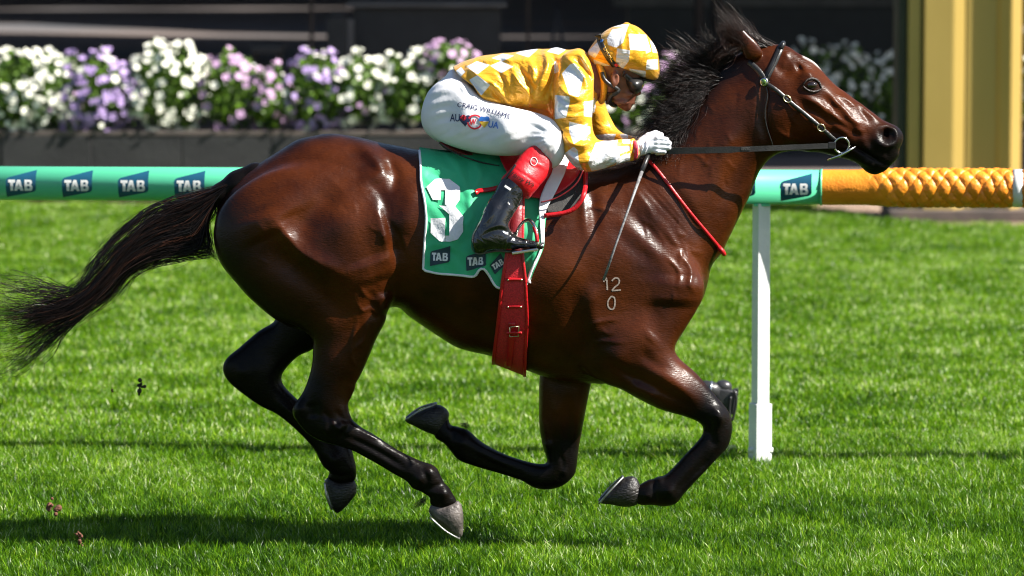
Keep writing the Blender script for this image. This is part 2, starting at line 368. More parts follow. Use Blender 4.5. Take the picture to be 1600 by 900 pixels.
def gn_scatter(name, pts, mesh_list, rot, scale, kind='stuff'):
    """one object whose points carry instances of the given meshes"""
    me = bpy.data.meshes.new(name); P = np.asarray(pts, np.float32); me.vertices.add(len(P)); me.vertices.foreach_set('co', P.ravel())
    for nm, v in (('rot', rot), ('sc', scale)): attr(me, nm, v)
    o = bpy.data.objects.new(name, me); C.objects.link(o); o['kind'] = kind
    ng = bpy.data.node_groups.new(name, 'GeometryNodeTree'); ng.interface.new_socket('Geometry', in_out='INPUT', socket_type='NodeSocketGeometry'); ng.interface.new_socket('Geometry', in_out='OUTPUT', socket_type='NodeSocketGeometry')
    gi = ng.nodes.new('NodeGroupInput'); go = ng.nodes.new('NodeGroupOutput'); L = ng.links.new
    gt = ng.nodes.new('GeometryNodeGeometryToInstance')
    for k, mm in enumerate(mesh_list):
        ob = bpy.data.objects.new('turf_patch_source', mm); oi = ng.nodes.new('GeometryNodeObjectInfo'); oi.inputs['Object'].default_value = ob; oi.inputs['As Instance'].default_value = True
        L(oi.outputs['Geometry'], gt.inputs[0])
    # reverse order of links does not matter: a random patch is picked
    ip = ng.nodes.new('GeometryNodeInstanceOnPoints'); m2p = ng.nodes.new('GeometryNodeMeshToPoints'); L(gi.outputs[0], m2p.inputs[0]); L(m2p.outputs[0], ip.inputs['Points'])
    jn = ng.nodes.new('GeometryNodeJoinGeometry')
    for nn in [n for n in ng.nodes if n.bl_idname == 'GeometryNodeObjectInfo']: L(nn.outputs['Geometry'], jn.inputs[0])
    ng.nodes.remove(gt)
    L(jn.outputs[0], ip.inputs['Instance']); ip.inputs['Pick Instance'].default_value = True
    rv = ng.nodes.new('FunctionNodeRandomValue'); rv.data_type = 'INT'; rv.inputs[4].default_value = 0; rv.inputs[5].default_value = len(mesh_list) - 1; L(rv.outputs[2], ip.inputs['Instance Index'])
    na = ng.nodes.new('GeometryNodeInputNamedAttribute'); na.data_type = 'FLOAT'; na.inputs[0].default_value = 'rot'
    cx = ng.nodes.new('ShaderNodeCombineXYZ'); L(na.outputs[0], cx.inputs[2]); L(cx.outputs[0], ip.inputs['Rotation'])
    nb = ng.nodes.new('GeometryNodeInputNamedAttribute'); nb.data_type = 'FLOAT'; nb.inputs[0].default_value = 'sc'; L(nb.outputs[0], ip.inputs['Scale'])
    L(ip.outputs[0], go.inputs[0])
    md = o.modifiers.new('scatter', 'NODES'); md.node_group = ng
    return o
def grass_area(name, y0, y1, x0, x1, step, meshes, seed, smin, smax):
    g = np.random.default_rng(seed); xs, ys = np.meshgrid(np.arange(x0, x1, step), np.arange(y0, y1, step)); P = np.stack([xs.ravel(), ys.ravel()], 1) + g.uniform(-.3, .3, (xs.size, 2)) * step
    lim = np.interp(P[:, 0], edge[:, 0], edge[:, 1]) - step * .45; P = P[P[:, 1] < lim]
    P = P[abs(P[:, 0]) < 3.2 + (P[:, 1] + 18) * .14]
    return gn_scatter(name, np.c_[P, np.zeros(len(P))], meshes, g.uniform(0, 6.28, len(P)), g.uniform(smin, smax, len(P)))
pm = [patch(11 + k, 2300, .5, .058, .0036) for k in range(4)]
pf = [patch(31 + k, 1500, .5, .048, .0052) for k in range(3)]
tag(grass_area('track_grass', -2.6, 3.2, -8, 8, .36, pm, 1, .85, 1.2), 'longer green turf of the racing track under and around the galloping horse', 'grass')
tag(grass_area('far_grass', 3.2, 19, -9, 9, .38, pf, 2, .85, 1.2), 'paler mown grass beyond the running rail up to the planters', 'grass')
# ------------------------------------------------------------------ running rail
RA, RB = at(-420, 284.0, 2.98), at(2020, 296.2, 2.22); RD = (RB - RA); RL = RD.length; RD.normalize(); RN = Vector((RD.y, -RD.x, 0)).normalized(); RU = Vector((0, 0, 1)); RR = .0785
def rail_s(px):      # distance along the rail of the point seen at a photo column
    lo, hi = 0, RL
    for _ in range(40):
        m_ = (lo + hi) / 2; p = RA + RD * m_; v = p - Vector((0, CAM_Y, CAM_Z)); d = v.y * cp - v.z * sp
        if 800 + FPX * v.x / d < px: lo = m_
        else: hi = m_
    return lo
rail = empty('running_rail', RA + RD * (RL / 2) - RU * RA.z, 'green tubular running rail with orange smocked padding on a white post', 'rail')
m_green = noise_mat('green_rail_paint', (.105, .58, .33), (.09, .52, .29), 3, .32, .05, 50, stretch=(.2, 1, 1), spec=.5)
m_navy = noise_mat('logo_teal', (.008, .085, .15), (.007, .07, .13), 8, .4, 0)
m_white = noise_mat('white_paint', (.78, .78, .76), (.66, .67, .66), 9, .4, .1, 60)
m_orange = noise_mat('orange_vinyl', (.84, .29, .016), (.72, .22, .012), 9, .42, .25, 90, spec=.5)
def ring_surface(s0, s1, r, m, name, parent, ns=2, nt=64, rf=None):
    bm = bmesh.new(); rows = []
    for i in range(ns + 1):
        s_ = s0 + (s1 - s0) * i / ns; row = []
        for k in range(nt):
            t = 2 * PI * k / nt; rr = r if rf is None else rf(s_, t); row.append(bm.verts.new(RA + RD * s_ + RN * (rr * math.cos(t)) + RU * (rr * math.sin(t))))
        rows.append(row)
    for a, b in zip(rows[:-1], rows[1:]):
        for k in range(nt): bm.faces.new((a[k], b[k], b[(k + 1) % nt], a[(k + 1) % nt]))
    bm.faces.new(rows[0]); bm.faces.new(rows[-1][::-1])
    o = bm_obj(name, bm, m, parent, True)
    return o
s_or0, s_or1 = rail_s(1283), rail_s(1583.5)
tube_o = ring_surface(0, s_or0, RR, m_green, 'rail_tube', rail); ring_surface(rail_s(1575), RL, RR * .9, m_white, 'rail_tube', rail)
from mathutils import noise as mn
def smock(s_, t):
    u = (s_ - s_or0) / .066; v_ = t / (2 * PI) * 5.; n_ = mn.noise(Vector((s_ * 9, math.cos(t) * 1.2, math.sin(t) * 1.2)))
    a = u + v_ + n_ * .28; b = u - v_ + mn.noise(Vector((s_ * 9 + 7, math.cos(t), math.sin(t)))) * .28
    p = abs(math.sin(PI * a)) ** .6 * abs(math.sin(PI * b)) ** .5; w = min(1, max(0, (u - 2.6 - .9 * math.sin(t + 2.2)) / 1.8)); e = min(1, (s_or1 - s_) / .02)
    ridge = abs(math.sin(PI * (a * 1. + .25 * math.sin(2 * PI * b))))
    return RR + .002 + w * (.000 + .0110 * p + .002 * ridge) * (.45 + .55 * e) - .0015 * w * mn.noise(Vector((s_ * 60, t * 6, 2))) + .0012 * mn.noise(Vector((s_ * 20, t * 2, 0)))
ring_surface(s_or0, s_or1, RR, m_orange, 'padding', rail, 360, 150, smock)
ring_surface(rail_s(1597), RL, RR, m_orange, 'padding', rail, 90, 60, lambda s_, t: RR + .004 + .01 * abs(math.sin(PI * (s_ / .098 + t * .8)) * math.sin(PI * (s_ / .098 - t * .8))))
ring_surface(rail_s(1582.5), rail_s(1598), RR + .0075, m_white, 'band', rail, 2, 64)
ring_surface(rail_s(1283) - .004, rail_s(1283) + .006, RR + .0045, m_green, 'band', rail, 2, 64)
def text_geo(body, size, offset=0., slant=0.):
    cu = bpy.data.curves.new('t', 'FONT'); cu.body = body; cu.size = size; cu.offset = offset; cu.shear = slant; cu.align_x = 'CENTER'; cu.resolution_u = 3
    o = bpy.data.objects.new('t', cu); C.objects.link(o); dg = bpy.context.evaluated_depsgraph_get(); me = bpy.data.meshes.new_from_object(o.evaluated_get(dg)); bpy.data.objects.remove(o); bpy.data.curves.remove(cu)
    bm = bmesh.new(); bm.from_mesh(me); bpy.data.meshes.remove(me); return bm
def slice_bm(bm, step, axes=(1,), tri=True):
    bmesh.ops.triangulate(bm, faces=bm.faces) if tri else None
    for ax in axes:
        vs = [v.co[ax] for v in bm.verts]; a = math.ceil(min(vs) / step) * step
        while a < max(vs):
            pn = Vector((0, 0, 0)); pn[ax] = 1; bmesh.ops.bisect_plane(bm, geom=bm.verts[:] + bm.edges[:] + bm.faces[:], plane_co=pn * a, plane_no=pn); a += step
def poly_bm(polys):
    bm = bmesh.new()
    for P in polys: bm.faces.new([bm.verts.new((x, y, 0)) for x, y in P])
    return bm
def recenter(bm, w=None, h=None):
    xs = [v.co.x for v in bm.verts]; ys = [v.co.y for v in bm.verts]; cx, cy = (min(xs) + max(xs)) / 2, (min(ys) + max(ys)) / 2
    sx = w / (max(xs) - min(xs)) if w else 1; sy = h / (max(ys) - min(ys)) if h else sx
    for v in bm.verts: v.co.x = (v.co.x - cx) * sx; v.co.y = (v.co.y - cy) * sy
    return sx
def tab_letters(w, h):
    """heavy block letters T A B as polygons with holes cut by construction"""
    L = []
    L += [[(0,.74),(0,1),(.62,1),(.62,.74)], [(.18,0),(.18,.74),(.44,.74),(.44,0)]]
    L += [[(.52,0),(.80,1),(.94,1),(.94,.66),(.79,0)], [(.94,1),(1.08,1),(1.36,0),(1.09,0),(.94,.66)], [(.80,.17),(.85,.38),(1.03,.38),(1.08,.17)]]
    L += [[(1.46,0),(1.46,1),(1.70,1),(1.70,0)], [(1.70,.80),(1.70,1),(1.98,1),(2.12,.90),(2.14,.72),(2.06,.56),(1.92,.70),(1.90,.78),(1.86,.80)],
          [(1.70,.43),(1.70,.60),(1.86,.60),(1.92,.70),(2.06,.56),(2.17,.42),(1.93,.34),(1.88,.43)], [(1.70,0),(1.70,.2),(1.88,.2),(1.94,.28),(1.93,.34),(2.17,.42),(2.19,.26),(2.12,.06),(1.98,0)]]
    return [[(x / 2.19 * w, y * h) for x, y in P] for P in L]
px_r = 1 / 340.
def on_rail(bm, s0, off):
    slice_bm(bm, .004)
    for v in bm.verts:
        z = v.co.y; r = RR + off; v.co = RA + RD * (s0 + v.co.x) + RN * math.sqrt(max(r * r - z * z, 0)) + RU * z
shape = [(0,-20.5),(0,6),(1.2,9.2),(4,11.2),(48,22.5),(48,-7),(46.5,-10),(43,-12)]
for xc in [-50, 38, 125.5, 213, 300.5, 388, 475.5, 1070, 1157.5, 1245]:
    sc = rail_s(xc); bm = poly_bm([[((x - 24) * px_r, y * px_r) for x, y in shape]]); on_rail(bm, sc, .0009); lo = bm_obj('logo', bm, m_navy, rail, True)
    bm = poly_bm([[(x - 19.5 * px_r, y - 10 * px_r) for x, y in P] for P in tab_letters(39 * px_r, 17.5 * px_r)]); on_rail(bm, sc - .5 * px_r, .0019); bm_obj('lettering', bm, m_white, lo, True)
# posts
def rail_post(px, parent, name='post'):
    s_ = rail_s(px); b = RA + RD * s_; top = b.z - RR * .95; rot = Matrix.Rotation(math.radians(24), 3, 'Z')
    bm = bmesh.new(); box(bm, Vector((b.x, b.y + .005, (top + .30) / 2 + .0)), (.0615, .0615, top - .30), rot, .003); p = bm_obj('post', bm, m_white, parent)
    bm = bmesh.new(); box(bm, Vector((b.x, b.y + .005, .15 - .05)), (.080, .080, .40), rot, .004); bm_obj('post_sleeve', bm, m_white, p)
    bm = bmesh.new(); tube(bm, [Vector((b.x - .055, b.y - .01, .085)), Vector((b.x + .058, b.y - .01, .085))], .012, 10); bm_obj('bolt', bm, m_white, p, True)
    bm = bmesh.new(); box(bm, Vector((b.x, b.y, top - .006)), (.075, .06, .012), None, .002); bm_obj('bracket', bm, m_green, p)
    return p
for px in (1190, -330): rail_post(px, rail)
# ------------------------------------------------------------------ planters with petunias
m_plank = noise_mat('weathered_dark_timber', (.021, .021, .022), (.034, .034, .034), 2.2, .8, .5, 30, stretch=(1, 1, 2), bdist=.01)
m_rim = noise_mat('timber_cap', (.13, .10, .085), (.07, .06, .055), 4, .8, .3, 30)
PY = 18.0; z_top = at(300, 206, PY).z
def planter(x0, x1, lab, y=PY, zt=z_top):
    o = empty('planter_box', ((x0 + x1) / 2, y + .3, 0), lab, 'planter', 'dark timber planters along the promenade edge')
    n = max(1, int(round((x1 - x0) / .72)))
    for i in range(n):
        w = (x1 - x0) / n; bm = bmesh.new(); box(bm, Vector((x0 + w * (i + .5), y + random.uniform(-.006, .006), zt / 2 - .01)), (w - .003, .05, zt - .04), None, .008); bm_obj('plank', bm, m_plank, o)
    bm = bmesh.new(); box(bm, Vector(((x0 + x1) / 2, y + .05, zt - .012)), (x1 - x0 - .01, .16, .035), None, .005); bm_obj('rim', bm, m_rim, o)
    bm = bmesh.new(); box(bm, Vector(((x0 + x1) / 2, y + .36, zt / 2 - .03)), (x1 - x0 - .02, .62, zt - .08)); bm_obj('soil_fill', bm, m_soil, o)
X = lambda px, Y=PY: at(px, 200, Y).x
pe_ = [X(-420), X(2), X(425), X(850), X(1150)]
for a, b, l in zip(pe_[:-1], pe_[1:], ['dark timber planter at the left frame edge', 'dark timber planter full of white and mauve petunias behind the horse tail', 'dark timber planter behind the rump of the horse', 'dark timber planter behind the jockey and the mane']): planter(a, b, l)
planter(X(1597), X(2100), 'dark timber planter at the right frame edge beside the gold column')
m_leaf = mat('petunia_leaf', (.06, .16, .025), .5)
def _leafmat(m):
    b = m.node_tree.nodes['Principled BSDF']; o = m.node_tree.nodes['Material Output']; a = nd(m, 'ShaderNodeAttribute', attribute_name='tint'); mx = nd(m, 'ShaderNodeMix', data_type='RGBA')
    mx.inputs[6].default_value = (.012, .040, .005, 1); mx.inputs[7].default_value = (.16, .30, .025, 1); lk(m, a.outputs['Fac'], mx.inputs[0]); lk(m, mx.outputs[2], b.inputs['Base Color'])
    t = nd(m, 'ShaderNodeBsdfTranslucent'); lk(m, mx.outputs[2], t.inputs[0]); ms = nd(m, 'ShaderNodeMixShader'); ms.inputs[0].default_value = .3; lk(m, b.outputs[0], ms.inputs[1]); lk(m, t.outputs[0], ms.inputs[2]); lk(m, ms.outputs[0], o.inputs[0])
_leafmat(m_leaf)
def petal_mat(name, c): return noise_mat(name, c, tuple(min(1, v * .82) for v in c), 30, .6, .1, 60)
m_pet = {'white': petal_mat('white_petals', (.82, .82, .70)), 'mauve': petal_mat('mauve_petals', (.40, .28, .56)), 'pink': petal_mat('pink_mauve_petals', (.52, .32, .52))}
def bloom_mesh(m):
    bm = bmesh.new(); n = 20; rim = []; mid = []
    for k in range(n):
        a = 2 * PI * k / n; r = .030 * (1 - .14 * abs(math.sin(2.5 * a)) ** 3); z = .004 * math.sin(5 * a); rim.append(bm.verts.new((r * math.cos(a), r * math.sin(a), .008 + z))); mid.append(bm.verts.new((.012 * math.cos(a), .012 * math.sin(a), .004)))
    c = bm.verts.new((0, 0, -.006)); t = [bm.verts.new((.004 * math.cos(2 * PI * k / n), .004 * math.sin(2 * PI * k / n), -.03)) for k in range(n)]
    for k in range(n):
        q = (k + 1) % n; bm.faces.new((mid[k], rim[k], rim[q], mid[q])); bm.faces.new((c, mid[k], mid[q])); bm.faces.new((mid[q], mid[k], t[k], t[q]))
    me = bpy.data.meshes.new('bloom'); bm.to_mesh(me); bm.free(); me.materials.append(m); me.polygons.foreach_set('use_smooth', np.ones(len(me.polygons), bool)); return me
BL = {k: bloom_mesh(v) for k, v in m_pet.items()}
def petunia(pxc, wpx, ytop, ybot, colour, frac, nb, lab, Y=PY + .22, seed=0, nl=1500):
    """a mound of leaves with its blooms, each bloom an object"""
    g = np.random.default_rng(seed + 100); cx = at(pxc, 150, Y).x; z1 = at(pxc, ytop, Y).z; z0 = at(pxc, ybot, Y).z; rx = wpx * 1.02 / 2 / 196. * (Y - CAM_Y) / 36.2; rz = (z1 - z0) / 2; cz = (z0 + z1) / 2; ry = .27
    root = empty('petunia_plant', (cx, Y, z_top if Y < 19 else .35), lab, 'flowering plant', 'petunias flowering in the planters')
    def pt(n, shell):
        d = g.normal(size=(n, 3)); d /= np.linalg.norm(d, axis=1, keepdims=True); r = g.uniform(shell, 1.03, n)[:, None] ** .6; lump = (1 + .16 * np.sin(d[:, :1] * 9 + seed) * np.cos(d[:, 2:3] * 8 + seed * 3))
        return d, d * r * lump * np.array([rx, ry, rz]) * (1 + .25 * (d[:, 2:3] < 0) * np.array([.3, .5, 0])) + np.array([cx, Y, cz])
    d, P = pt(nl, .25); P[:, 1] = np.maximum(P[:, 1], PY - .26 if Y < 19 else -99); s_ = g.uniform(.018, .036, nl)[:, None]; nrm = d + g.normal(0, .6, (nl, 3)); nrm /= np.linalg.norm(nrm, axis=1, keepdims=True)
    a = np.cross(nrm, g.normal(size=(nl, 3))); a /= np.linalg.norm(a, axis=1, keepdims=True); b = np.cross(nrm, a); V = np.stack([P - a * s_, P + b * s_ * .5 + nrm * s_ * .15, P + a * s_, P - b * s_ * .5 + nrm * s_ * .15], 1).reshape(-1, 3)
    me = mesh_np('foliage', V, np.arange(nl * 4).reshape(-1, 4)); attr(me, 'tint', np.repeat(np.clip(g.normal(.55, .28, nl), 0, 1), 4)); fo = link('foliage', me, m_leaf, root); fo['kind'] = 'stuff'
    d, P = pt(nb * 5, .92); keep = (d[:, 1] < .35); d, P = d[keep][:int(nb * 1.4)], P[keep][:int(nb * 1.4)]; P[:, 1] = np.maximum(P[:, 1], PY - .29 if Y < 19 else -99)
    # clusters
    for i in range(len(P)):
        o = bpy.data.objects.new('bloom', BL[colour if g.uniform() < frac else ('white' if colour != 'white' else 'pink')]); C.objects.link(o); o.parent = root; o.matrix_parent_inverse = Matrix.Translation(root.location).inverted()
        o.location = P[i] + d[i] * .012; v = Vector(d[i] + g.normal(0, .35, 3)) + Vector((.15, -.45, .3)); o.rotation_euler = v.to_track_quat('Z', 'Y').to_euler(); s1 = g.uniform(.7, 1.3); o.scale = (s1, s1, s1)
PL = [(-60,120,85,215,'white',1,60,'white petunia mound at the left frame edge'),
 (30,110,80,215,'white',1.,85,'white petunia nearest the left edge with green leaves showing at its top'), (82,80,80,205,'white',.95,55,'slim white petunia between the leftmost white mound and the mauve mound'),
 (150,135,82,212,'mauve',.93,150,'dense mauve petunia mound left of the fullest white mound'), (262,130,68,208,'white',.98,150,'fullest white petunia mound above the green rail'),
 (360,105,80,205,'pink',.95,45,'leafy petunia with few pink blooms right of the fullest white mound'), (425,70,105,205,'pink',.9,45,'low leafy pink petunia left of the tall mauve one'),
 (492,100,80,205,'mauve',.8,80,'mauve and pink petunia above the top of the horse rump'), (560,100,84,195,'white',.93,75,'white petunia behind the horse croup'), (640,120,84,195,'white',.95,80,'white petunia directly behind the jockey breeches'),
 (700,90,68,120,'pink',.95,45,'tall pink petunia poking up above the jockey waist'), (770,110,95,200,'white',.95,50,'white petunia hidden mostly behind the jockey silks'), (860,110,100,200,'mauve',.9,50,'mauve petunia behind the jockey shoulder'),
 (970,90,110,212,'white',.9,60,'white petunia below the jockey chin'), (1045,110,90,205,'pink',.85,70,'pink petunia behind the flying mane'), (1120,80,110,205,'white',.9,45,'white petunia behind the neck of the horse'),
 (1640,90,80,205,'white',.95,50,'white petunia right of the gold column')]
for i, a in enumerate(PL): petunia(*a, seed=i)
# ------------------------------------------------------------------ gold column
m_gold = noise_mat('gold_painted_steel', (.44, .31, .085), (.38, .27, .07), 2, .38, .08, 40, stretch=(1, 1, .3), metal=.25)
m_dkgr = noise_mat('dark_green_steel', (.03, .035, .018), (.02, .024, .014), 3, .5, .1)
CY = 16.35
def prism(name, pl, z0, z1, m, parent):
    bm = bmesh.new(); lo = [bm.verts.new((X(x, CY), CY + y, z0)) for x, y in pl]; hi = [bm.verts.new((X(x, CY), CY + y, z1)) for x, y in pl]; n = len(pl)
    for i in range(n): bm.faces.new((lo[i], lo[(i + 1) % n], hi[(i + 1) % n], hi[i]))
    bm.faces.new(hi); bm.faces.new(lo[::-1]); bmesh.ops.bevel(bm, geom=[e for e in bm.edges if abs(e.verts[0].co.z - e.verts[1].co.z) > 1], offset=.006, segments=2, affect='EDGES'); return bm_obj(name, bm, m, parent)
col = empty('gold_column', (X(1500, CY), CY + .3, 0), 'tall gold painted steel column with vertical ribs beside the planters', 'column')
prism('side_plate', [(1403, .02), (1416, .02), (1416, .5), (1403, .5)], 0, 3.1, m_dkgr, col)
prism('panel', [(1417, -.06), (1437, -.055), (1437, .5), (1417, .5)], 0, 3.1, m_gold, col)
prism('joint', [(1437.3, .05), (1440.7, .05), (1440.7, .5), (1437.3, .5)], 0, 3.08, m_dkgr, col)
prism('panel', [(1441, -.10), (1487, -.095), (1508, .0), (1508, .5), (1441, .5)], 0, 3.1, m_gold, col)
prism('panel', [(1508.4, -.01), (1556, -.005), (1560, -.03), (1577, -.09), (1596, .03), (1596, .5), (1508.4, .5)], 0, 3.1, m_gold, col)
bm = bmesh.new(); box(bm, Vector((X(1500, CY), CY + .22, .03)), (1.1, .8, .09), None, .01); bm_obj('footing', bm, m_rim, col)
# ------------------------------------------------------------------ promenade: unseen roofs added for shade, posts, dark furniture under them
m_roof = noise_mat('shade_caster_sheet', (.10, .10, .11), (.08, .08, .09), .5, .7, .1)
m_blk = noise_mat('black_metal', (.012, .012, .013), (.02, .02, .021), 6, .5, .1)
def shade_caster(pts, lab, z=5.6):  # out-of-view roof, added only to keep the background path dark
    t = empty('shade_caster', (0, pts[0][1], z), lab, 'shade_caster'); bm = bmesh.new(); lo = [bm.verts.new((x, y, z)) for x, y in pts]; hi = [bm.verts.new((x, y, z + .12)) for x, y in pts]; n = len(pts)
    for i in range(n): bm.faces.new((lo[i], lo[(i + 1) % n], hi[(i + 1) % n], hi[i]))
    bm.faces.new(hi); bm.faces.new(lo[::-1]); bm_obj('roof', bm, m_roof, t); return t
def wav(P, a, ph): return [(x, y + a * math.sin(x * 1.9 + ph) + a * .6 * math.sin(x * 4.3 + ph * 2)) for x, y in resample(np.array(P, float), 90)]  # wavy edges so gaps between the added roofs shape the sun streaks
c1 = shade_caster([(-70, 20.2), (70, 20.2)] + wav([(70, 49.6), (10.8, 49.6), (9, 47.5), (3, 47.3), (.7, 47.7), (-2.3, 49.4), (-70, 49.4)], .12, 1), 'long unseen roof added to shade the promenade behind the planters')
c2 = shade_caster(wav([(-70, 53.0), (-2.3, 52.7), (.7, 49.4), (3, 47.8), (9, 47.9), (10.8, 51.2), (70, 51.2)], .2, 2) + wav([(70, 60.9), (6, 60.7), (2, 58.9), (-70, 58.8)], .3, 4), 'second unseen roof added for shade, its gap shaped to let in a sun streak', 5.5)
c3 = shade_caster(wav([(-70, 59.3), (70, 59.6)], .5, 5) + wav([(70, 69.8), (8, 69.5), (3, 67.5), (-70, 66.6)], .5, 7), 'third narrow unseen roof added for shade further up the promenade', 5.45)
c4 = shade_caster(wav([(-70, 68.3), (70, 68.1)], .7, 8) + [(70, 150), (-70, 150)], 'far unseen roof added to shade the rest of the promenade', 5.4)
for px, Y, r in ((487, 21.5, .018), (825, 22, .014), (1092, 23, .05), (1118, 24.5, .055)):
    p = at(px, 80, Y); bm = bmesh.new(); tube(bm, [(p.x, p.y, 0), (p.x, p.y, 5.6)], r, 12); bm_obj('post', bm, m_blk, c1, True)
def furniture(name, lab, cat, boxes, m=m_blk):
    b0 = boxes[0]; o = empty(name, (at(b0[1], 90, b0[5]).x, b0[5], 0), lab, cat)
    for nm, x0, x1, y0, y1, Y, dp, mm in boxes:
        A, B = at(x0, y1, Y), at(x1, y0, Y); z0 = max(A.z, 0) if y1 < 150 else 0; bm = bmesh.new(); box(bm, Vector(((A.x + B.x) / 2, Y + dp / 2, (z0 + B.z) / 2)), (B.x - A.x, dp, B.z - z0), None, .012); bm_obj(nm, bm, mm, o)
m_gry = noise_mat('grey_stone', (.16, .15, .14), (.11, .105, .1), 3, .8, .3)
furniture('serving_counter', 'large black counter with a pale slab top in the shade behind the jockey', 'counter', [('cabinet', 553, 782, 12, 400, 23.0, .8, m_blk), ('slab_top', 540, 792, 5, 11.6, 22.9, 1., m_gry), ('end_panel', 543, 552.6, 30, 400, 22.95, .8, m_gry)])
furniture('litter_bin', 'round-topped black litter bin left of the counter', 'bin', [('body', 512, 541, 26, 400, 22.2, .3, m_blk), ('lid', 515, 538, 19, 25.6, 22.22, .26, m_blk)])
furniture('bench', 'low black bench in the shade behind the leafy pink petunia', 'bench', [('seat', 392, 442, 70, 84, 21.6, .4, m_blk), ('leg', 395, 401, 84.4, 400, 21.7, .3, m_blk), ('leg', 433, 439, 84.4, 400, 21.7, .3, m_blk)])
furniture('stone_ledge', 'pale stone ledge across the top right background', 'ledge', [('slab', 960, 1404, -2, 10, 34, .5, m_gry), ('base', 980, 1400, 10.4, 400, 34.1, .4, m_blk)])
stand = empty('folding_stand', at(870, 60, 22.0) * 1, 'black folding A-frame stand behind the jockey back', 'stand')
for x0, x1 in ((870, 858), (870, 886)):
    A, B = at(x0, 8, 22.), at(x1, 110, 22.); d = (B - A) * (A.z / (A.z - B.z)); bm = bmesh.new(); tube(bm, [A, A + d], .016, 10); bm_obj('leg', bm, m_blk, stand, True)
# far planter in deep shade left of the gold column
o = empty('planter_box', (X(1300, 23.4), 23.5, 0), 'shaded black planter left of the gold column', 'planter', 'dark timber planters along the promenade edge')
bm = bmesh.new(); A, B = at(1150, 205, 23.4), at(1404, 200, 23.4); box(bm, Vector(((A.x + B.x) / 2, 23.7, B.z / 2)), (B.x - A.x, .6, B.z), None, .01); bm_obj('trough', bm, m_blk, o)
for i, (pxc, w_, yt, nb, lab) in enumerate(((1265,90,62,40,'shaded white petunia behind the horse forehead'), (1325,90,66,60,'shaded white petunia above the horse nose bridge'), (1380,60,80,35,'shaded white petunia nearest the gold column'))):
    petunia(pxc, w_ * .95, yt, 215, 'white', 1, nb, lab, Y=23.5, seed=40 + i, nl=700)
hoop = empty('cable_hoop', at(385, 100, 18.6), 'pale curved hose arching out of the leafy pink petunia', 'hose')
bm = bmesh.new(); tube(bm, [Vector(p) for p in catmull([tuple(at(x, y, 18.6)) for x, y in ((350,140),(358,104),(382,98),(404,106),(414,118),(416,150))], 5)], .011, 8); bm_obj('hose', bm, m_white, hoop, True)
# ------------------------------------------------------------------ remote camera by the rail post
rc = empty('remote_camera', (at(1130, 715, 2.9).x, 2.9, 0), 'black remote camera on a short stand left of the white rail post', 'camera')
m_cam = noise_mat('camera_black', (.02, .02, .022), (.035, .035, .038), 20, .32, .15, 150)
q = lambda x, y, dy=0: at(x, y, 2.9) + Vector((0, dy, 0))
bm = bmesh.new(); box(bm, q(1133, 626), (.098, .075, .115), Matrix.Rotation(.18, 3, 'Y'), .012); bm_obj('body', bm, m_cam, rc, True)
bm = bmesh.new(); bmesh.ops.create_uvsphere(bm, u_segments=20, v_segments=12, radius=.042, matrix=Matrix.Translation(q(1130, 604)) @ Matrix.Diagonal((1, .8, .75, 1))); bm_obj('prism_housing', bm, m_cam, rc, True)
bm = bmesh.new(); tube(bm, [q(1124, 612), q(1108, 609), q(1098, 606), q(1097, 606)], [.04, .042, .038, .03], 20); bm_obj('lens', bm, m_cam, rc, True)
m_ringm = mat('lens_ring', (.4, .42, .45), .25, .9); bm = bmesh.new(); tube(bm, [q(1111, 609.6), q(1107, 608.8)], .0428, 24); bm_obj('lens_ring', bm, m_ringm, rc, True)
bm = bmesh.new(); tube(bm, [Vector(p) for p in catmull([tuple(q(x, y, -.045)) for x, y in ((1146,608),(1150,622),(1147,642),(1143,655),(1139,640),(1141,618))], 5)], .006, 8); bm_obj('strap', bm, m_blk, rc, True)
bm = bmesh.new(); box(bm, q(1150, 612), (.02, .05, .03), None, .004); bm_obj('flash_shoe', bm, m_cam, rc)
bm = bmesh.new(); p0 = q(1131, 648); tube(bm, [p0, Vector((p0.x, 2.9, 0))], .014, 12); bm_obj('stand', bm, m_blk, rc, True)
bm = bmesh.new(); box(bm, Vector((p0.x, 2.9, .02)), (.12, .1, .05), None, .008); bm_obj('base_plate', bm, m_cam, rc)
# ------------------------------------------------------------------ clods and grass thrown up by the hooves
m_clod = noise_mat('torn_turf', (.02, .03, .008), (.05, .03, .015), 30, .9, .6)
m_mud = noise_mat('dry_clod', (.16, .06, .035), (.09, .035, .02), 30, .9, .6)
for i, (px, py, Y, r, mm, lab) in enumerate(((219,605,.1,.013,m_clod,'dark tuft of torn turf flying behind the horse'),(85,792,-.1,.018,m_mud,'reddish clod of soil in the air at lower left'),(176,609,.1,.005,m_mud,'tiny red crumb of soil left of the flying tuft'),(124,840,-.2,.012,m_mud,'reddish crumb of soil just above the grass at lower left'))):
    v = Vox(-.07, .07, -.07, .07, -.09, .09, .003); g = np.random.default_rng(i + 3)
    for _ in range(9): c = g.normal(0, r * .75, 3) * (1, 1, 1.5); v.ball(c, r * g.uniform(.35, .75), .003)
    for _ in range(10 if i in (0,) else 3): a = g.normal(0, r, 3) * .5; b = a + g.normal(0, r * 1.6, 3); v.chain([a, b], [.0022, .0014], .001)
    me, _, _ = v.mesh('turf_clod', 1); o = link('turf_clod', me, mm); o.location = at(px, py, Y); tag(o, lab, 'clod', 'clods thrown up by the hooves')
bm = bmesh.new(); g = np.random.default_rng(4)
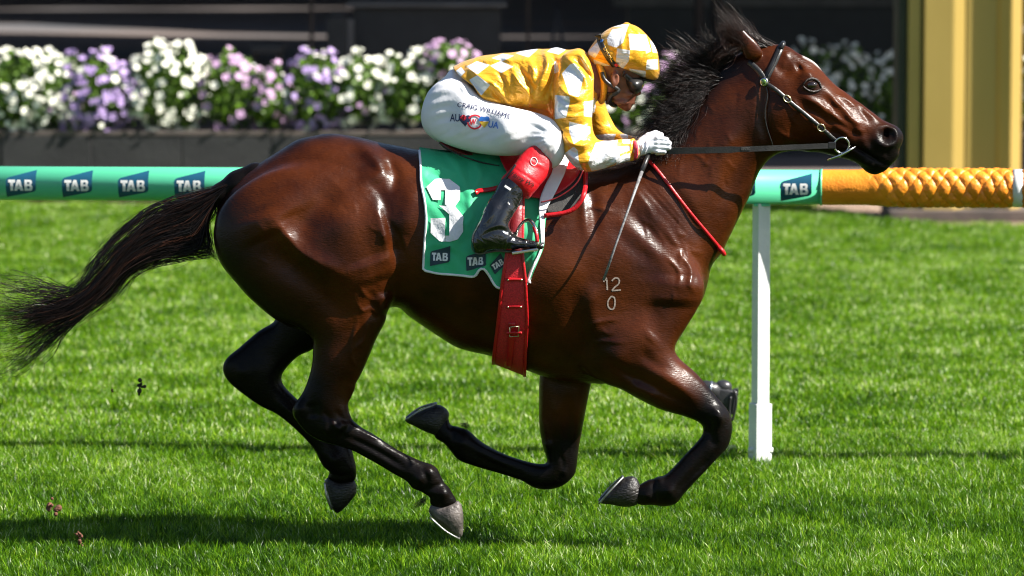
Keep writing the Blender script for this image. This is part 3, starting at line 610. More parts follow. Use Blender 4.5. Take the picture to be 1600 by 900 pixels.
for _ in range(46):
    p = at(g.uniform(120, 300), g.uniform(600, 720), g.uniform(-.2, .4)); d = Vector(g.normal(0, 1, 3)).normalized() * g.uniform(.004, .022); s_ = d.cross(Vector((0, 1, 0))).normalized() * .0011
    bm.faces.new([bm.verts.new(v_) for v_ in (p - s_, p + s_, p + d + Vector((0, 0, .004)))])
tag(bm_obj('flying_clippings', bm, m_grass), 'loose grass clippings hanging in the air behind the hind hooves', 'clippings', None, 'stuff')
# ------------------------------------------------------------------ the horse
body_poly = [(389,265),(407,254),(440,233),(463,219),(487,213),(510,209),(533,210),(557,215),(589,222),(627,229),(653,234),(700,238),(760,242),(820,248),(880,254),(920,256),(960,252),(1000,240),(1040,214),(1065,185),(1085,155),(1108,122),(1135,96),(1162,80),(1195,70),(1227,71),(1247,83),(1270,95),(1283,107),(1303,128),(1327,148),(1350,167),(1373,183),(1390,195),(1403,200),(1411,210),(1410,222),(1405,233),(1405,243),(1398,252),(1390,260),(1383,267),(1367,273),(1353,268),(1342,257),(1327,250),(1307,245),(1280,238),(1260,237),(1247,235),(1220,238),(1205,246),(1196,255),(1187,267),(1180,283),(1171,307),(1158,333),(1136,378),(1127,396),(1113,413),(1104,440),(1098,462),(1087,484),(1069,516),(1053,540),(1030,565),(1000,583),(946,599),(931,599),(882,596),(843,586),(811,573),(767,556),(736,549),(713,542),(691,529),(664,511),(638,493),(620,478),(595,480),(560,498),(520,512),(470,515),(431,499),(393,468),(370,443),(347,415),(337,391),(334,368),(337,340),(344,315),(355,296),(370,280)]
near_hind = [(345,325),(380,290),(440,262),(510,262),(570,285),(610,330),(626,375),(622,410),(613,443),(604,475),(602,501),(589,527),(577,556),(564,585),(551,607),(545,632),(548,650),(561,666),(593,687),(635,712),(665,724),(682,734),(691,749),(704,768),(714,785),(700,796),(680,795),(671,785),(672,778),(659,770),(644,763),(635,752),(614,740),(593,727),(568,713),(551,704),(530,697),(505,690),(483,679),(467,662),(460,645),(467,626),(479,600),(487,572),(489,548),(487,527),(461,508),(431,499),(393,468),(370,443),(347,415),(337,391),(334,360)]
far_hind = [(400,420),(470,400),(560,420),(575,470),(540,510),(490,545),(467,556),(449,573),(440,588),(444,603),(467,626),(495,648),(525,672),(547,697),(553,715),(557,735),(553,752),(530,757),(512,748),(514,738),(505,729),(498,716),(491,703),(467,678),(433,649),(403,632),(374,611),(356,595),(348,577),(354,560),(374,543),(403,518),(431,497),(410,460)]
far_fore = [(860,520),(900,510),(935,540),(928,580),(923,601),(916,635),(909,672),(904,702),(901,729),(896,744),(879,759),(856,765),(834,762),(815,751),(781,740),(744,729),(717,719),(705,706),(693,692),(680,684),(676,664),(684,645),(698,646),(704,662),(719,668),(733,673),(747,686),(770,702),(796,714),(822,721),(845,725),(855,721),(849,699),(843,669),(842,635),(843,586),(848,550)]
near_fore = [(915,440),(950,400),(1010,385),(1065,400),(1095,440),(1092,475),(1072,510),(1055,540),(1060,558),(1087,582),(1112,610),(1131,634),(1139,645),(1144,665),(1141,687),(1134,702),(1119,716),(1096,741),(1070,770),(1057,786),(1040,791),(1017,789),(1000,789),(990,780),(990,764),(1000,757),(1017,748),(1036,744),(1051,731),(1070,710),(1088,691),(1098,676),(1094,661),(1070,650),(1032,639),(999,622),(969,607),(946,599),(915,580),(900,540),(900,490)]
ear_poly = [(1166,92),(1157,78),(1148,62),(1138,44),(1133,29),(1144,33),(1158,43),(1172,56),(1184,68),(1192,84),(1180,94)]
HH = .0062
vx = Vox(-1.32, 1.68, -.52, .50, -.02, 2.12, HH)
vx.inflate(body_poly, 0., [(380,300,.62),(500,340,.72),(620,400,.66),(740,400,.72),(860,420,.70),(960,420,.62),(1040,440,.60),(1050,330,.50),(1110,250,.44),(1160,170,.42),(1150,110,.35),(1215,120,.48),(1230,190,.46),(1290,190,.56),(1340,215,.66),(1390,230,.78)], k=0)
vx.inflate(near_hind, -.15, [(450,350,.52),(560,380,.52),(520,500,.42),(520,600,.55),(520,660,.62),(600,710,.72),(670,750,.85),(690,780,.9)], [(450,350,-.15),(560,450,-.17),(520,600,-.16),(500,670,-.15),(690,780,-.14)], k=.035)
vx.inflate(far_hind, .16, [(480,450,.42),(420,540,.5),(400,590,.6),(460,650,.72),(530,740,.85)], k=.03)
vx.inflate(far_fore, .15, [(890,560,.6),(880,640,.68),(870,740,.72),(780,720,.75),(690,670,.85)], [(890,540,.12),(880,740,.15),(690,670,.15)], k=.03)
vx.inflate(near_fore, -.15, [(1000,450,.42),(1060,470,.42),(980,560,.5),(1060,610,.68),(1120,680,.76),(1040,760,.85)], [(1000,450,-.145),(960,560,-.16),(1060,620,-.165),(1120,680,-.16),(1000,780,-.15)], k=.04)
for sgn in (-1, 1):
    yv = sgn * .062
    vx.inflate(ear_poly, yv, .5, None, k=.016)
# muscles, folds and veins of the side we see: (millimetres, width px, line)
M_near = [
 (9,11,[(554,221),(568,233),(582,245),(594,262),(592,272),(574,280),(570,292)]),(8,9,[(590,300),(602,330),(611,360),(616,390)]),(5,7,[(592,345),(604,372),(612,400),(614,425)]),(-7,9,[(600,250),(618,275),(612,300)]),
 (-11,9,[(590,292),(600,318),(608,350),(616,388),(619,425)]),(9,16,[(646,285),(640,325),(628,365)]),(8,16,[(580,310),(592,350),(602,395),(606,435)]),(5,6,[(588,322),(600,350),(606,380)]),
 (-14,20,[(466,372),(480,345),(505,316),(530,290)]),(8,30,[(430,300),(450,340)]),(10,14,[(425,335),(446,362),(468,388),(500,408),(540,424)]),(2.5,4,[(436,345),(454,370),(474,391),(500,407)]),
 (-12,22,[(410,385),(440,400),(487,436),(520,465),(545,500)]),(10,45,[(545,345)]),(9,32,[(575,400),(590,440)]),(12,30,[(400,330),(420,370)]),
 (8,14,[(602,455),(603,492)]),(-6,9,[(584,450),(580,475),(588,500)]),(3,3,[(563,445),(575,462),(592,470)]),(3,2.6,[(558,468),(568,484),(580,480),(590,490),(599,478)]),
 (4,3,[(560,500),(552,530),(550,560),(560,572)]),(4,3,[(575,500),(570,530),(553,545)]),(-6,9,[(548,580),(540,610),(538,640)]),(6,9,[(556,600),(550,635)]),
 (9,14,[(466,640)]),(-9,10,[(487,628),(490,655)]),(8,12,[(520,655),(505,680)]),(7,10,[(540,668)]),(-5,4,[(525,640),(535,655),(550,660)]),(4,3,[(515,650),(528,668),(545,680)]),
 (-8,4.5,[(540,682),(565,693),(595,709),(635,734)]),(6,5,[(555,668),(600,694),(650,722)]),(-4,3.5,[(575,684),(610,700),(640,716)]),(7,11,[(672,738)]),(6,7,[(655,750)]),(-8,5,[(655,768),(672,764),(694,758)]),(6,8,[(695,772)]),(-5,4,[(660,735),(668,748),(664,762)]),(5,5,[(535,655),(530,668),(520,676)]),(-6,4,[(548,660),(540,672),(528,684)]),(-5,4,[(505,640),(515,655),(512,670)]),
 (-5,30,[(680,330),(690,420)]),(-7,20,[(905,420),(898,460),(908,520),(935,580)]),(10,14,[(930,440),(922,480),(930,530)]),
 (6,8,[(908,290),(912,330),(917,372)]),(-7,9,[(925,300),(930,345),(928,370)]),(5,4,[(921,322),(940,326),(957,331)]),
 (5,10,[(985,298),(1007,320),(1025,345),(1048,368),(1066,392)]),(4.5,9,[(966,343),(990,362),(1012,382),(1042,412)]),(-4,9,[(975,322),(1000,345),(1030,372)]),(-3,9,[(955,355),(985,385),(1020,410)]),(2.5,3,[(990,296),(1012,322),(1020,340)]),(2.5,3,[(1000,340),(1022,356),(1040,382)]),(2.5,3,[(1052,372),(1064,396),(1060,420)]),
 (-3.5,3,[(1003,288),(1030,318),(1055,345),(1078,372)]),(-3.5,3,[(1010,284),(1037,313),(1062,342),(1084,370)]),(-3.5,3,[(1017,281),(1044,310),(1069,340),(1090,368)]),(-3.5,3,[(1025,280),(1051,308),(1076,338),(1097,366)]),(-8,10,[(1030,270),(1070,325),(1100,385)]),
 (13,42,[(1062,430),(1058,480)]),(6,22,[(1083,440)]),(-4.5,13,[(1018,470),(1022,500),(1032,540)]),(5,4,[(1060,395),(1080,420),(1078,445),(1092,455)]),(4,3,[(1040,400),(1062,425),(1058,448)]),
 (9,22,[(962,560)]),(-9,8,[(945,560),(985,585),(1030,607),(1080,633)]),(7,10,[(1000,565),(1050,593),(1090,625)]),(-4,9,[(1003,540),(1012,560),(1040,580)]),(4,14,[(1012,530),(1022,520)]),(8,14,[(985,600),(1030,622)]),
 (3.5,3,[(923,505),(940,500),(965,497)]),(3.5,3,[(925,534),(945,531),(975,533)]),(3,3,[(938,512),(950,520),(958,512)]),
 (8,14,[(1120,648)]),(-7,6,[(1104,668),(1112,680),(1116,700)]),(6,4,[(1108,636),(1122,642),(1128,656),(1120,666)]),(4,3,[(1114,646),(1122,652),(1116,660)]),(-5,3,[(1100,650),(1110,660),(1112,672)]),(-8,5,[(1118,708),(1085,742),(1056,770)]),(6,5,[(1128,705),(1098,735),(1070,762)]),(7,10,[(1046,768)]),(6,6,[(1030,752)]),(-7,5,[(1024,748),(1022,765),(1026,786)]),(5,5,[(1010,775)]),
 (12,38,[(1224,182)]),(-12,8,[(1192,120),(1195,150),(1193,187),(1203,228)]),(-6,7,[(1226,236),(1262,218),(1275,205)]),
 (9,6,[(1250,150),(1272,160),(1292,172),(1315,190)]),(-6,9,[(1255,168),(1285,188),(1310,205)]),(-7,8,[(1278,108),(1295,128),(1325,155)]),
 (15,15,[(1267,131)]),(-9,7,[(1248,112),(1256,107)]),(6,4,[(1252,122),(1262,116),(1275,120)]),(4,6,[(1228,92),(1236,86)]),(-6,6,[(1232,105),(1238,118)]),
 (6,4,[(1300,150),(1320,172),(1335,185)]),(5,3,[(1295,160),(1305,182),(1330,200)]),(4,3,[(1310,152),(1330,160),(1350,180)]),(4,3,[(1270,180),(1290,195),(1310,212)]),(3,2.5,[(1285,170),(1296,186),(1300,200)]),
 (7,6,[(1340,200),(1352,215),(1345,225)]),(12,6,[(1375,205),(1392,200),(1405,208),(1405,225),(1390,232),(1376,226),(1373,212)]),(-34,6.5,[(1384,214),(1394,214)]),
 (-10,6,[(1150,70),(1160,84)]),(6,5,[(1215,205),(1240,222),(1262,222)]),(-7,6,[(1288,150),(1300,170),(1306,186)]),(7,5,[(1322,178),(1338,192),(1352,198)]),(-6,5,[(1330,205),(1345,214),(1362,212)]),(5,4,[(1300,196),(1318,206),(1330,216)]),(-5,3.5,[(1296,204),(1314,213),(1326,222)]),(4,3,[(1240,160),(1250,172),(1246,184)]),(-4,4,[(1236,150),(1240,170)]),(5,4,[(1345,160),(1362,178),(1378,192)]),(-5,4,[(1338,168),(1354,184),(1366,198)]),(3,8,[(1250,98),(1262,112),(1280,126)]),(-7,7,[(1216,98),(1222,112),(1236,120)]),
 (-5,8,[(1362,222),(1368,236),(1386,246)]),(6,5,[(1352,256),(1372,266)]),(-4,3,[(1398,232),(1390,240),(1392,250)]),
 (-17,3.2,[(1316,226),(1338,233),(1358,243),(1378,256),(1392,261)]),(5,7,[(1340,247),(1360,262)]),(6,9,[(1350,228),(1370,240)]),
 (-8,16,[(1130,330),(1155,260),(1180,200)]),(7,18,[(1100,330),(1130,250),(1150,190)]),
]
for i in range(46):      # small skin veins and creases on neck, shoulder and head
    r = random.random
    if i < 16: x, y = 1060 + r() * 110, 130 + r() * 200; x -= (y - 130) * .15; a = 1.1 + r() * .7
    elif i < 30: x, y = 985 + r() * 95, 330 + r() * 130; a = .7 + r() * .6
    elif i < 38: x, y = 1210 + r() * 110, 150 + r() * 55; a = .3 + r() * .8
    else: x, y = 400 + r() * 190, 300 + r() * 180; a = .6 + r()
    pts = [(x, y)]
    for _ in range(3): a += (r() - .5) * .9; x += math.cos(a) * 7; y += math.sin(a) * 7; pts.append((x, y))
    M_near.append(((2.1 if r() < .75 else -2) * (.6 if i >= 38 else 1), 2.2 + r() * 1.2, pts))
for i in range(9):      # flank creases
    x = 601 + i * 2.6; M_near.append((-2.6, 1.6, [(x, 330 + i * 3), (x + 6, 352 + i * 3), (x + 11, 380 + i * 2), (x + 12, 405)]))
M_near = [((a_ * (1.3 if w_ >= 7 else 1.1) * (1.3 if p_[0][0] < 640 else 1.15 if p_[0][1] > 590 else 1)) if not (abs(a_) > 14 and w_ < 9) else a_, w_, p_) for a_, w_, p_ in M_near]
R2 = strokes(vx.X2, vx.Z2, M_near, -.2)
M_far = [(5,4,[(735,690),(780,708),(830,728)]),(-7,4,[(725,700),(770,722),(820,742)]),(7,8,[(722,690)]),(-6,4,[(700,660),(708,675),(704,690)]),(5,4,[(850,655),(855,680),(860,705)]),(-5,3,[(872,700),(880,725),(872,745)]),(6,6,[(880,735)]),(4,3,[(848,688),(856,700),(862,692),(856,686)]),(5,4,[(430,625),(470,655),(500,690)]),(-6,4,[(420,640),(460,672),(490,705)]),(6,7,[(525,715)]),(-5,4,[(508,735),(530,742),(550,740)]),(-8,7,[(888,612),(890,650),(886,690),(884,716)]),(7,9,[(868,620),(868,680)]),(7,9,[(903,620),(897,690)]),(5,7,[(740,700),(800,728)]),(-4,5,[(730,712),(800,740)]),(5,8,[(500,700),(530,730)]),(6,10,[(380,580)]),(7,6,[(855,693)])]
R3 = strokes(vx.X2, vx.Z2, M_far, .15)
wy = 1 / (1 + np.exp((vx.y - .02) / .015))
for i, w in enumerate(wy): vx.F[:, i, :] -= (R2 * w + R3 * (1 - w)).astype(np.float32)
hm, HV, HQ = vx.mesh('horse_body')
H_BVH = bvh_of(HV, HQ)
# coat colours: black points, mane line, muzzle, plus shade painted on the rear rump
def soft(X, Z, poly, Yc, w): return np.clip(.5 + poly_sd(X, Z, atn(poly, Yc)) / w, 0, 1)
X, Y, Z = HV.T; near = Y < .0
dn = np.maximum.reduce([
    soft(X, Z, [(440,560),(500,560),(528,590),(528,640),(560,640),(620,660),(760,760),(760,880),(420,880)], -.16, .14),
    soft(X, Z, [(1090,560),(1180,560),(1180,800),(900,800),(900,700),(1060,660),(1080,620)], -.16, .13)])
df = np.maximum.reduce([
    soft(X, Z, [(300,480),(490,480),(600,600),(600,850),(300,850)], .16, .1),
    soft(X, Z, [(600,600),(760,600),(835,690),(870,660),(920,672),(930,800),(600,800)], .15, .12)])
both = np.maximum.reduce([
    .98 * soft(X, Z, [(1300,243),(1338,226),(1356,208),(1368,192),(1420,185),(1440,290),(1330,290),(1290,255)], 0, .08), .75 * soft(X, Z, [(1230,226),(1300,212),(1340,226),(1340,260),(1230,250)], 0, .06),
    .9 * np.exp(-(seg_dist(X, Z, *[atn([(340,300),(389,262),(440,230),(487,210),(533,207),(589,219),(653,231),(760,240),(900,252)], 0)[s_] for s_ in (slice(0, -1), slice(1, None))]) / .022) ** 2),
    .95 * np.exp(-(seg_dist(X, Z, *[atn([(900,262),(960,262),(1010,250),(1050,215),(1080,170),(1108,130),(1140,100)], 0)[s_] for s_ in (slice(0, -1), slice(1, None))]) / .05) ** 2),
    .85 * soft(X, Z, [(325,290),(372,300),(392,400),(450,450),(530,520),(440,540),(300,460)], 0, .16),  # shade of the rear rump painted into the coat, partly real darker hair
    .5 * soft(X, Z, [(1120,30),(1190,30),(1165,70),(1130,90)], 0, .03),
    .75 * np.exp(-(seg_dist(X, Z, *[atn([(1262,127),(1276,137)], 0)[s_] for s_ in (slice(0, -1), slice(1, None))]) / .03) ** 2),
])
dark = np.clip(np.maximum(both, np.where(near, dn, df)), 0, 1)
star = np.exp(-(seg_dist(X, Z, *[atn([(1256,88),(1270,95.5),(1284,107)], 0)[s_] for s_ in (slice(0, -1), slice(1, None))]) / .006) ** 4)
def coat_mat():
    m = mat('bay_coat', (.1, .03, .012), .36); b = m.node_tree.nodes['Principled BSDF']
    b.inputs['Coat Weight'].default_value = .42; b.inputs['Coat Roughness'].default_value = .25; b.inputs['Coat IOR'].default_value = 1.36
    b.inputs['Specular IOR Level'].default_value = .07
    tc = nd(m, 'ShaderNodeTexCoord'); a = nd(m, 'ShaderNodeAttribute', attribute_name='dark'); st = nd(m, 'ShaderNodeAttribute', attribute_name='star')
    n = nd(m, 'ShaderNodeTexNoise', i_Scale=4.5, i_Detail=5); lk(m, tc.outputs['Object'], n.inputs['Vector'])
    mx = nd(m, 'ShaderNodeMix', data_type='RGBA'); mx.inputs[6].default_value = (.022, .0042, .0008, 1); mx.inputs[7].default_value = (.064, .0145, .0025, 1)
    r = nd(m, 'ShaderNodeMapRange'); r.inputs[1].default_value = .35; r.inputs[2].default_value = .65; lk(m, n.outputs[0], r.inputs[0]); lk(m, r.outputs[0], mx.inputs[0])
    # fine directional hair tint
    mp = nd(m, 'ShaderNodeMapping'); mp.inputs['Scale'].default_value = (60, 60, 260); mp.inputs['Rotation'].default_value = (0, .6, 0); lk(m, tc.outputs['Object'], mp.inputs[0])
    hn = nd(m, 'ShaderNodeTexNoise', i_Scale=1., i_Detail=3); lk(m, mp.outputs[0], hn.inputs['Vector'])
    hv = nd(m, 'ShaderNodeMapRange'); hv.inputs[3].default_value = .72; hv.inputs[4].default_value = 1.28; lk(m, hn.outputs[0], hv.inputs[0])
    mul = nd(m, 'ShaderNodeVectorMath', operation='SCALE'); lk(m, mx.outputs[2], mul.inputs[0]); lk(m, hv.outputs[0], mul.inputs['Scale'])
    dk = nd(m, 'ShaderNodeMix', data_type='RGBA'); dk.inputs[7].default_value = (.0040, .0030, .0028, 1); lk(m, mul.outputs[0], dk.inputs[6])
    dm = nd(m, 'ShaderNodeMath', operation='MULTIPLY_ADD'); dm.inputs[1].default_value = 1.; lk(m, a.outputs['Fac'], dm.inputs[0])
    n3 = nd(m, 'ShaderNodeTexNoise', i_Scale=30, i_Detail=4); lk(m, tc.outputs['Object'], n3.inputs['Vector'])
    n3r = nd(m, 'ShaderNodeMapRange'); n3r.inputs[3].default_value = -.12; n3r.inputs[4].default_value = .12; lk(m, n3.outputs[0], n3r.inputs[0])
    lk(m, n3r.outputs[0], dm.inputs[2]); dm.use_clamp = True
    lk(m, dm.outputs[0], dk.inputs[0])
    ws = nd(m, 'ShaderNodeMix', data_type='RGBA'); ws.inputs[7].default_value = (.36, .32, .30, 1); lk(m, dk.outputs[2], ws.inputs[6]); lk(m, st.outputs['Fac'], ws.inputs[0])
    lk(m, ws.outputs[2], b.inputs['Base Color'])
    gl_ = nd(m, 'ShaderNodeAttribute', attribute_name='gloss'); gm_ = nd(m, 'ShaderNodeMath', operation='MULTIPLY'); gm_.inputs[1].default_value = .52; lk(m, gl_.outputs['Fac'], gm_.inputs[0]); lk(m, gm_.outputs[0], b.inputs['Coat Weight'])
    rr = nd(m, 'ShaderNodeMapRange'); rr.inputs[1].default_value = .3; rr.inputs[2].default_value = .7; rr.inputs[3].default_value = .28; rr.inputs[4].default_value = .46
    lk(m, n3.outputs[0], rr.inputs[0]); lk(m, rr.outputs[0], b.inputs['Roughness'])
    b1 = nd(m, 'ShaderNodeBump', i_Strength=.5, i_Distance=.003); lk(m, hn.outputs[0], b1.inputs['Height'])
    n4 = nd(m, 'ShaderNodeTexNoise', i_Scale=26, i_Detail=8, i_Distortion=.8); lk(m, tc.outputs['Object'], n4.inputs['Vector'])
    b2 = nd(m, 'ShaderNodeBump', i_Strength=.28, i_Distance=.007); lk(m, n4.outputs[0], b2.inputs['Height']); lk(m, b1.outputs[0], b2.inputs['Normal'])
    b3 = nd(m, 'ShaderNodeBump', i_Strength=.3, i_Distance=.005); lk(m, n4.outputs[0], b3.inputs['Height']); b4 = nd(m, 'ShaderNodeBump', i_Strength=.3, i_Distance=.002); lk(m, hn.outputs[0], b4.inputs['Height']); lk(m, b3.outputs[0], b4.inputs['Normal'])
    lk(m, b2.outputs[0], b.inputs['Normal']); lk(m, b4.outputs[0], b.inputs['Coat Normal'])
    return m
m_coat = coat_mat()
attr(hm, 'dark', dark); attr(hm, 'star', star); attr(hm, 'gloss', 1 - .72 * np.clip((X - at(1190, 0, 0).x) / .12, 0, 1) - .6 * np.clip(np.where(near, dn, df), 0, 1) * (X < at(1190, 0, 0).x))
horse = empty('horse', at(760, 870, 0), 'bay racehorse at full gallop with black legs, mane and streaming tail, ridden by the jockey', 'horse')
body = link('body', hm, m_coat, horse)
# hooves
def small(poly, Yc, kk, h=.0035, bulge=None, n=1, k=.01, extra=None, it=2, smooth=False, yctl=None, width=.15):
    W2 = atn(poly, Yc); v = Vox(W2[:, 0].min() - .03, W2[:, 0].max() + .03, Yc - width, Yc + width, W2[:, 1].min() - .03, W2[:, 1].max() + .03, h)
    v.inflate(poly, Yc, kk, yctl, k=0, smooth=smooth)
    if extra: extra(v)
    return v.mesh('piece', it)
m_hoof = noise_mat('hoof_horn', (.006, .005, .005), (.02, .016, .014), 14, .38, .5, 60, stretch=(1, 1, 3))
m_hoof2 = noise_mat('hoof_horn_dusty', (.05, .042, .038), (.13, .11, .10), 18, .45, .5, 70)
m_shoe = noise_mat('aluminium_shoe', (.45, .45, .45), (.25, .24, .22), 60, .35, .2, metal=.8)
hooves = [([(678,785),(690,789),(716,782),(723,797),(724,812),(723,835),(717,839),(700,828),(683,815),(672,803),(670,795)], -.14, m_hoof2, [(672,806),(695,826),(716,840)]),
 ([(516,744),(530,752),(554,750),(557,770),(547,784),(537,795),(527,802),(519,793),(512,770),(508,752)], .16, m_hoof, [(508,752),(511,772),(518,793)]),
 ([(680,632),(694,636),(702,646),(698,662),(688,680),(668,676),(646,665),(634,659),(636,650),(656,640)], .15, m_hoof, [(634,655),(655,640),(680,631)]),
 ([(990,744),(1000,757),(1001,775),(995,789),(975,792),(954,788),(935,786),(940,776),(955,762),(970,748)], -.15, m_hoof, [(935,785),(953,764),(972,746)])]
for poly, yy, mm, sole in hooves:
    me, V_, Q_ = small(catmull(poly, 2, True), yy, .95); o = link('hoof', me, mm, horse)
    bm = bmesh.new(); P = [at(x, y, yy) for x, y in sole]
    for sg in (-1, 1):
        pts = [P[0] + Vector((0, sg * .038, 0)), P[1] + Vector((0, sg * .05, 0)), P[2] + Vector((0, sg * .022, 0)), P[2]]
        tube(bm, [Vector(p) for p in catmull([tuple(p) for p in pts], 4)], .0045, 6)
    bm_obj('horseshoe', bm, m_shoe, o, True)
# eye
pe, ne = hit(H_BVH, 1268, 133, 0)
m_eye = mat('eye_dark', (.012, .006, .004), .06, 0, .6, Coat_Weight=1.)
bm = bmesh.new(); bmesh.ops.create_uvsphere(bm, u_segments=24, v_segments=16, radius=.021, matrix=Matrix.Translation(pe + Vector((0, .0125, 0))) @ Matrix.Diagonal((1.15, 1, .85, 1)))
eye = bm_obj('eye', bm, m_eye, horse, True)
m_lid = noise_mat('eyelid_skin', (.012, .008, .007), (.03, .02, .016), 60, .42, .4)
for s_, pts in ((1, [(1255,133),(1262,125),(1271,123.5),(1279,129),(1283,138)]), (-1, [(1255,134),(1261,140),(1269,143),(1277,142),(1283,139)])):
    bm = bmesh.new(); P = catmull(pts, 4); tube(bm, [hit(H_BVH, x, y, .003)[0] for x, y in P], [.002 + .0035 * math.sin(PI * i / (len(P) - 1)) for i in range(len(P))], 8); bm_obj('eyelid', bm, m_lid, horse, True)
# hair
m_hair = mat('black_horsehair', (.012, .009, .008), .33, 0, .3)
_b = m_hair.node_tree.nodes['Principled BSDF']; _a = nd(m_hair, 'ShaderNodeAttribute', attribute_name='tint'); _m = nd(m_hair, 'ShaderNodeMix', data_type='RGBA')
_m.inputs[6].default_value = (.006, .005, .005, 1); _m.inputs[7].default_value = (.10, .036, .02, 1); lk(m_hair, _a.outputs['Fac'], _m.inputs[0]); lk(m_hair, _m.outputs[2], _b.inputs['Base Color'])
def hair_mesh(name, curves, widths, tints, parent):
    """curves (n, m, 3): strands as tapered three-sided tubes"""
    Cv = np.asarray(curves); n, m, _ = Cv.shape; T = np.gradient(Cv, axis=1); T /= np.linalg.norm(T, axis=2, keepdims=True) + 1e-9
    ref = rng.normal(size=(n, 1, 3)); A = np.cross(T, ref); A /= np.linalg.norm(A, axis=2, keepdims=True) + 1e-9; B = np.cross(T, A)
    prof = np.clip(np.linspace(1, -.05, m), .12, 1) ** .6; w = (np.asarray(widths)[:, None] * prof[None])[..., None]
    V = np.stack([Cv + w * (A * math.cos(q) + B * math.sin(q)) for q in (0, 2.094, 4.188)], 2)     # n,m,3,3
    base = (np.arange(n)[:, None] * m + np.arange(m - 1)[None]) * 3; F = []
    for k in range(3):
        a = base + k; b = base + (k + 1) % 3; F.append(np.stack([a, b, b + 3, a + 3], -1).reshape(-1, 4))
    me = mesh_np(name, V.reshape(-1, 3), np.concatenate(F)); attr(me, 'tint', np.repeat(np.asarray(tints), m * 3))
    return link(name, me, m_hair, parent)
def wave(n, m, amp, freq=1.5):
    t = np.linspace(0, 1, m)[None, :, None]; ph = rng.uniform(0, 6.28, (n, 1, 3)); f = rng.uniform(.6, 1.4, (n, 1, 3)) * freq * 6.28
    return amp * t * (np.sin(ph + f * t) - np.sin(ph)) * rng.uniform(.3, 1, (n, 1, 1))
m_ = 22
TINT = []
def band(top, bot, n, ybase, yspread, start, length, wob, clump=26, seed=1):
    """strands between two edge lines; start and length are fractions of the line"""
    Tp = resample(catmull(top, 6), 200); Bt = resample(catmull(bot, 6), 200); g = np.random.default_rng(seed)
    cl = g.uniform(0, 1, clump); lane = np.clip(cl[g.integers(0, clump, n)] + g.normal(0, .035, n), 0, 1)
    s0 = g.uniform(*start, n); ln = g.uniform(*length, n); yy = ybase + g.normal(0, yspread, n) * 1.0; out = np.zeros((n, m_, 3))
    drift = g.normal(0, .06, n)
    for j in range(m_):
        t = j / (m_ - 1); s = np.clip(s0 + ln * t, 0, 1) * 199; i = s.astype(int).clip(0, 198); f = (s - i)[:, None]
        a = Tp[i] * (1 - f) + Tp[i + 1] * f; b = Bt[i] * (1 - f) + Bt[i + 1] * f; l = (lane + drift * t)[:, None]
        P = a * (1 - l) + b * l; W_ = atn(P, 0); out[:, j, 0] = W_[:, 0]; out[:, j, 1] = yy * (.35 + .65 * np.minimum(1, t + s0)); out[:, j, 2] = W_[:, 1]
    TINT.append(np.where(g.uniform(size=clump) < .17, .65, .04)[np.abs(lane[:, None] - cl[None]).argmin(1)] * g.uniform(.5, 1.3, n))
    cwv = np.random.default_rng(seed + 9); cid = np.abs(lane[:, None] - cl[None]).argmin(1); A3 = cwv.normal(0, 1, (clump, 3))[cid]; F3 = cwv.uniform(.7, 1.6, clump)[cid]; tq = np.linspace(0, 1, m_)[None, :, None]
    out += .013 * tq * A3[:, None] * np.sin(2 * PI * F3[:, None, None] * tq + A3[:, None, :1] * 3)
    return out + wave(n, m_, wob)
top = [(392,268),(362,282),(318,296),(262,312),(222,332),(182,366),(150,404),(128,438),(100,456),(60,452),(20,438),(-40,418)]
bot = [(350,300),(330,318),(322,358),(330,396),(296,402),(250,412),(205,432),(172,468),(128,496),(84,518),(44,560),(-20,600)]
core_top = [(392,268),(362,284),(325,302),(270,324),(230,346),(196,380),(166,420),(136,452),(100,472),(60,482),(10,490),(-40,480)]
core_bot = [(350,298),(332,314),(322,350),(312,385),(288,392),(242,400),(204,418),(170,450),(134,480),(92,500),(50,522),(0,540)]
tail = [band(core_top, core_bot, 3400, 0, .045, (0, .42), (.3, .58), .006, 26, 3), band(top, bot, 420, 0, .06, (0, .45), (.4, .65), .03, 30, 5),
        band(core_top, core_bot, 1300, 0, .035, (0, .02), (.3, .7), .008, 40, 8)]
tail.append(band([(140,448),(110,452),(60,440),(20,434),(-30,420),(-70,415)], [(150,478),(120,505),(90,530),(60,560),(20,590),(-40,600)], 240, 0, .05, (0, .25), (.5, .8), .035, 22, 15))
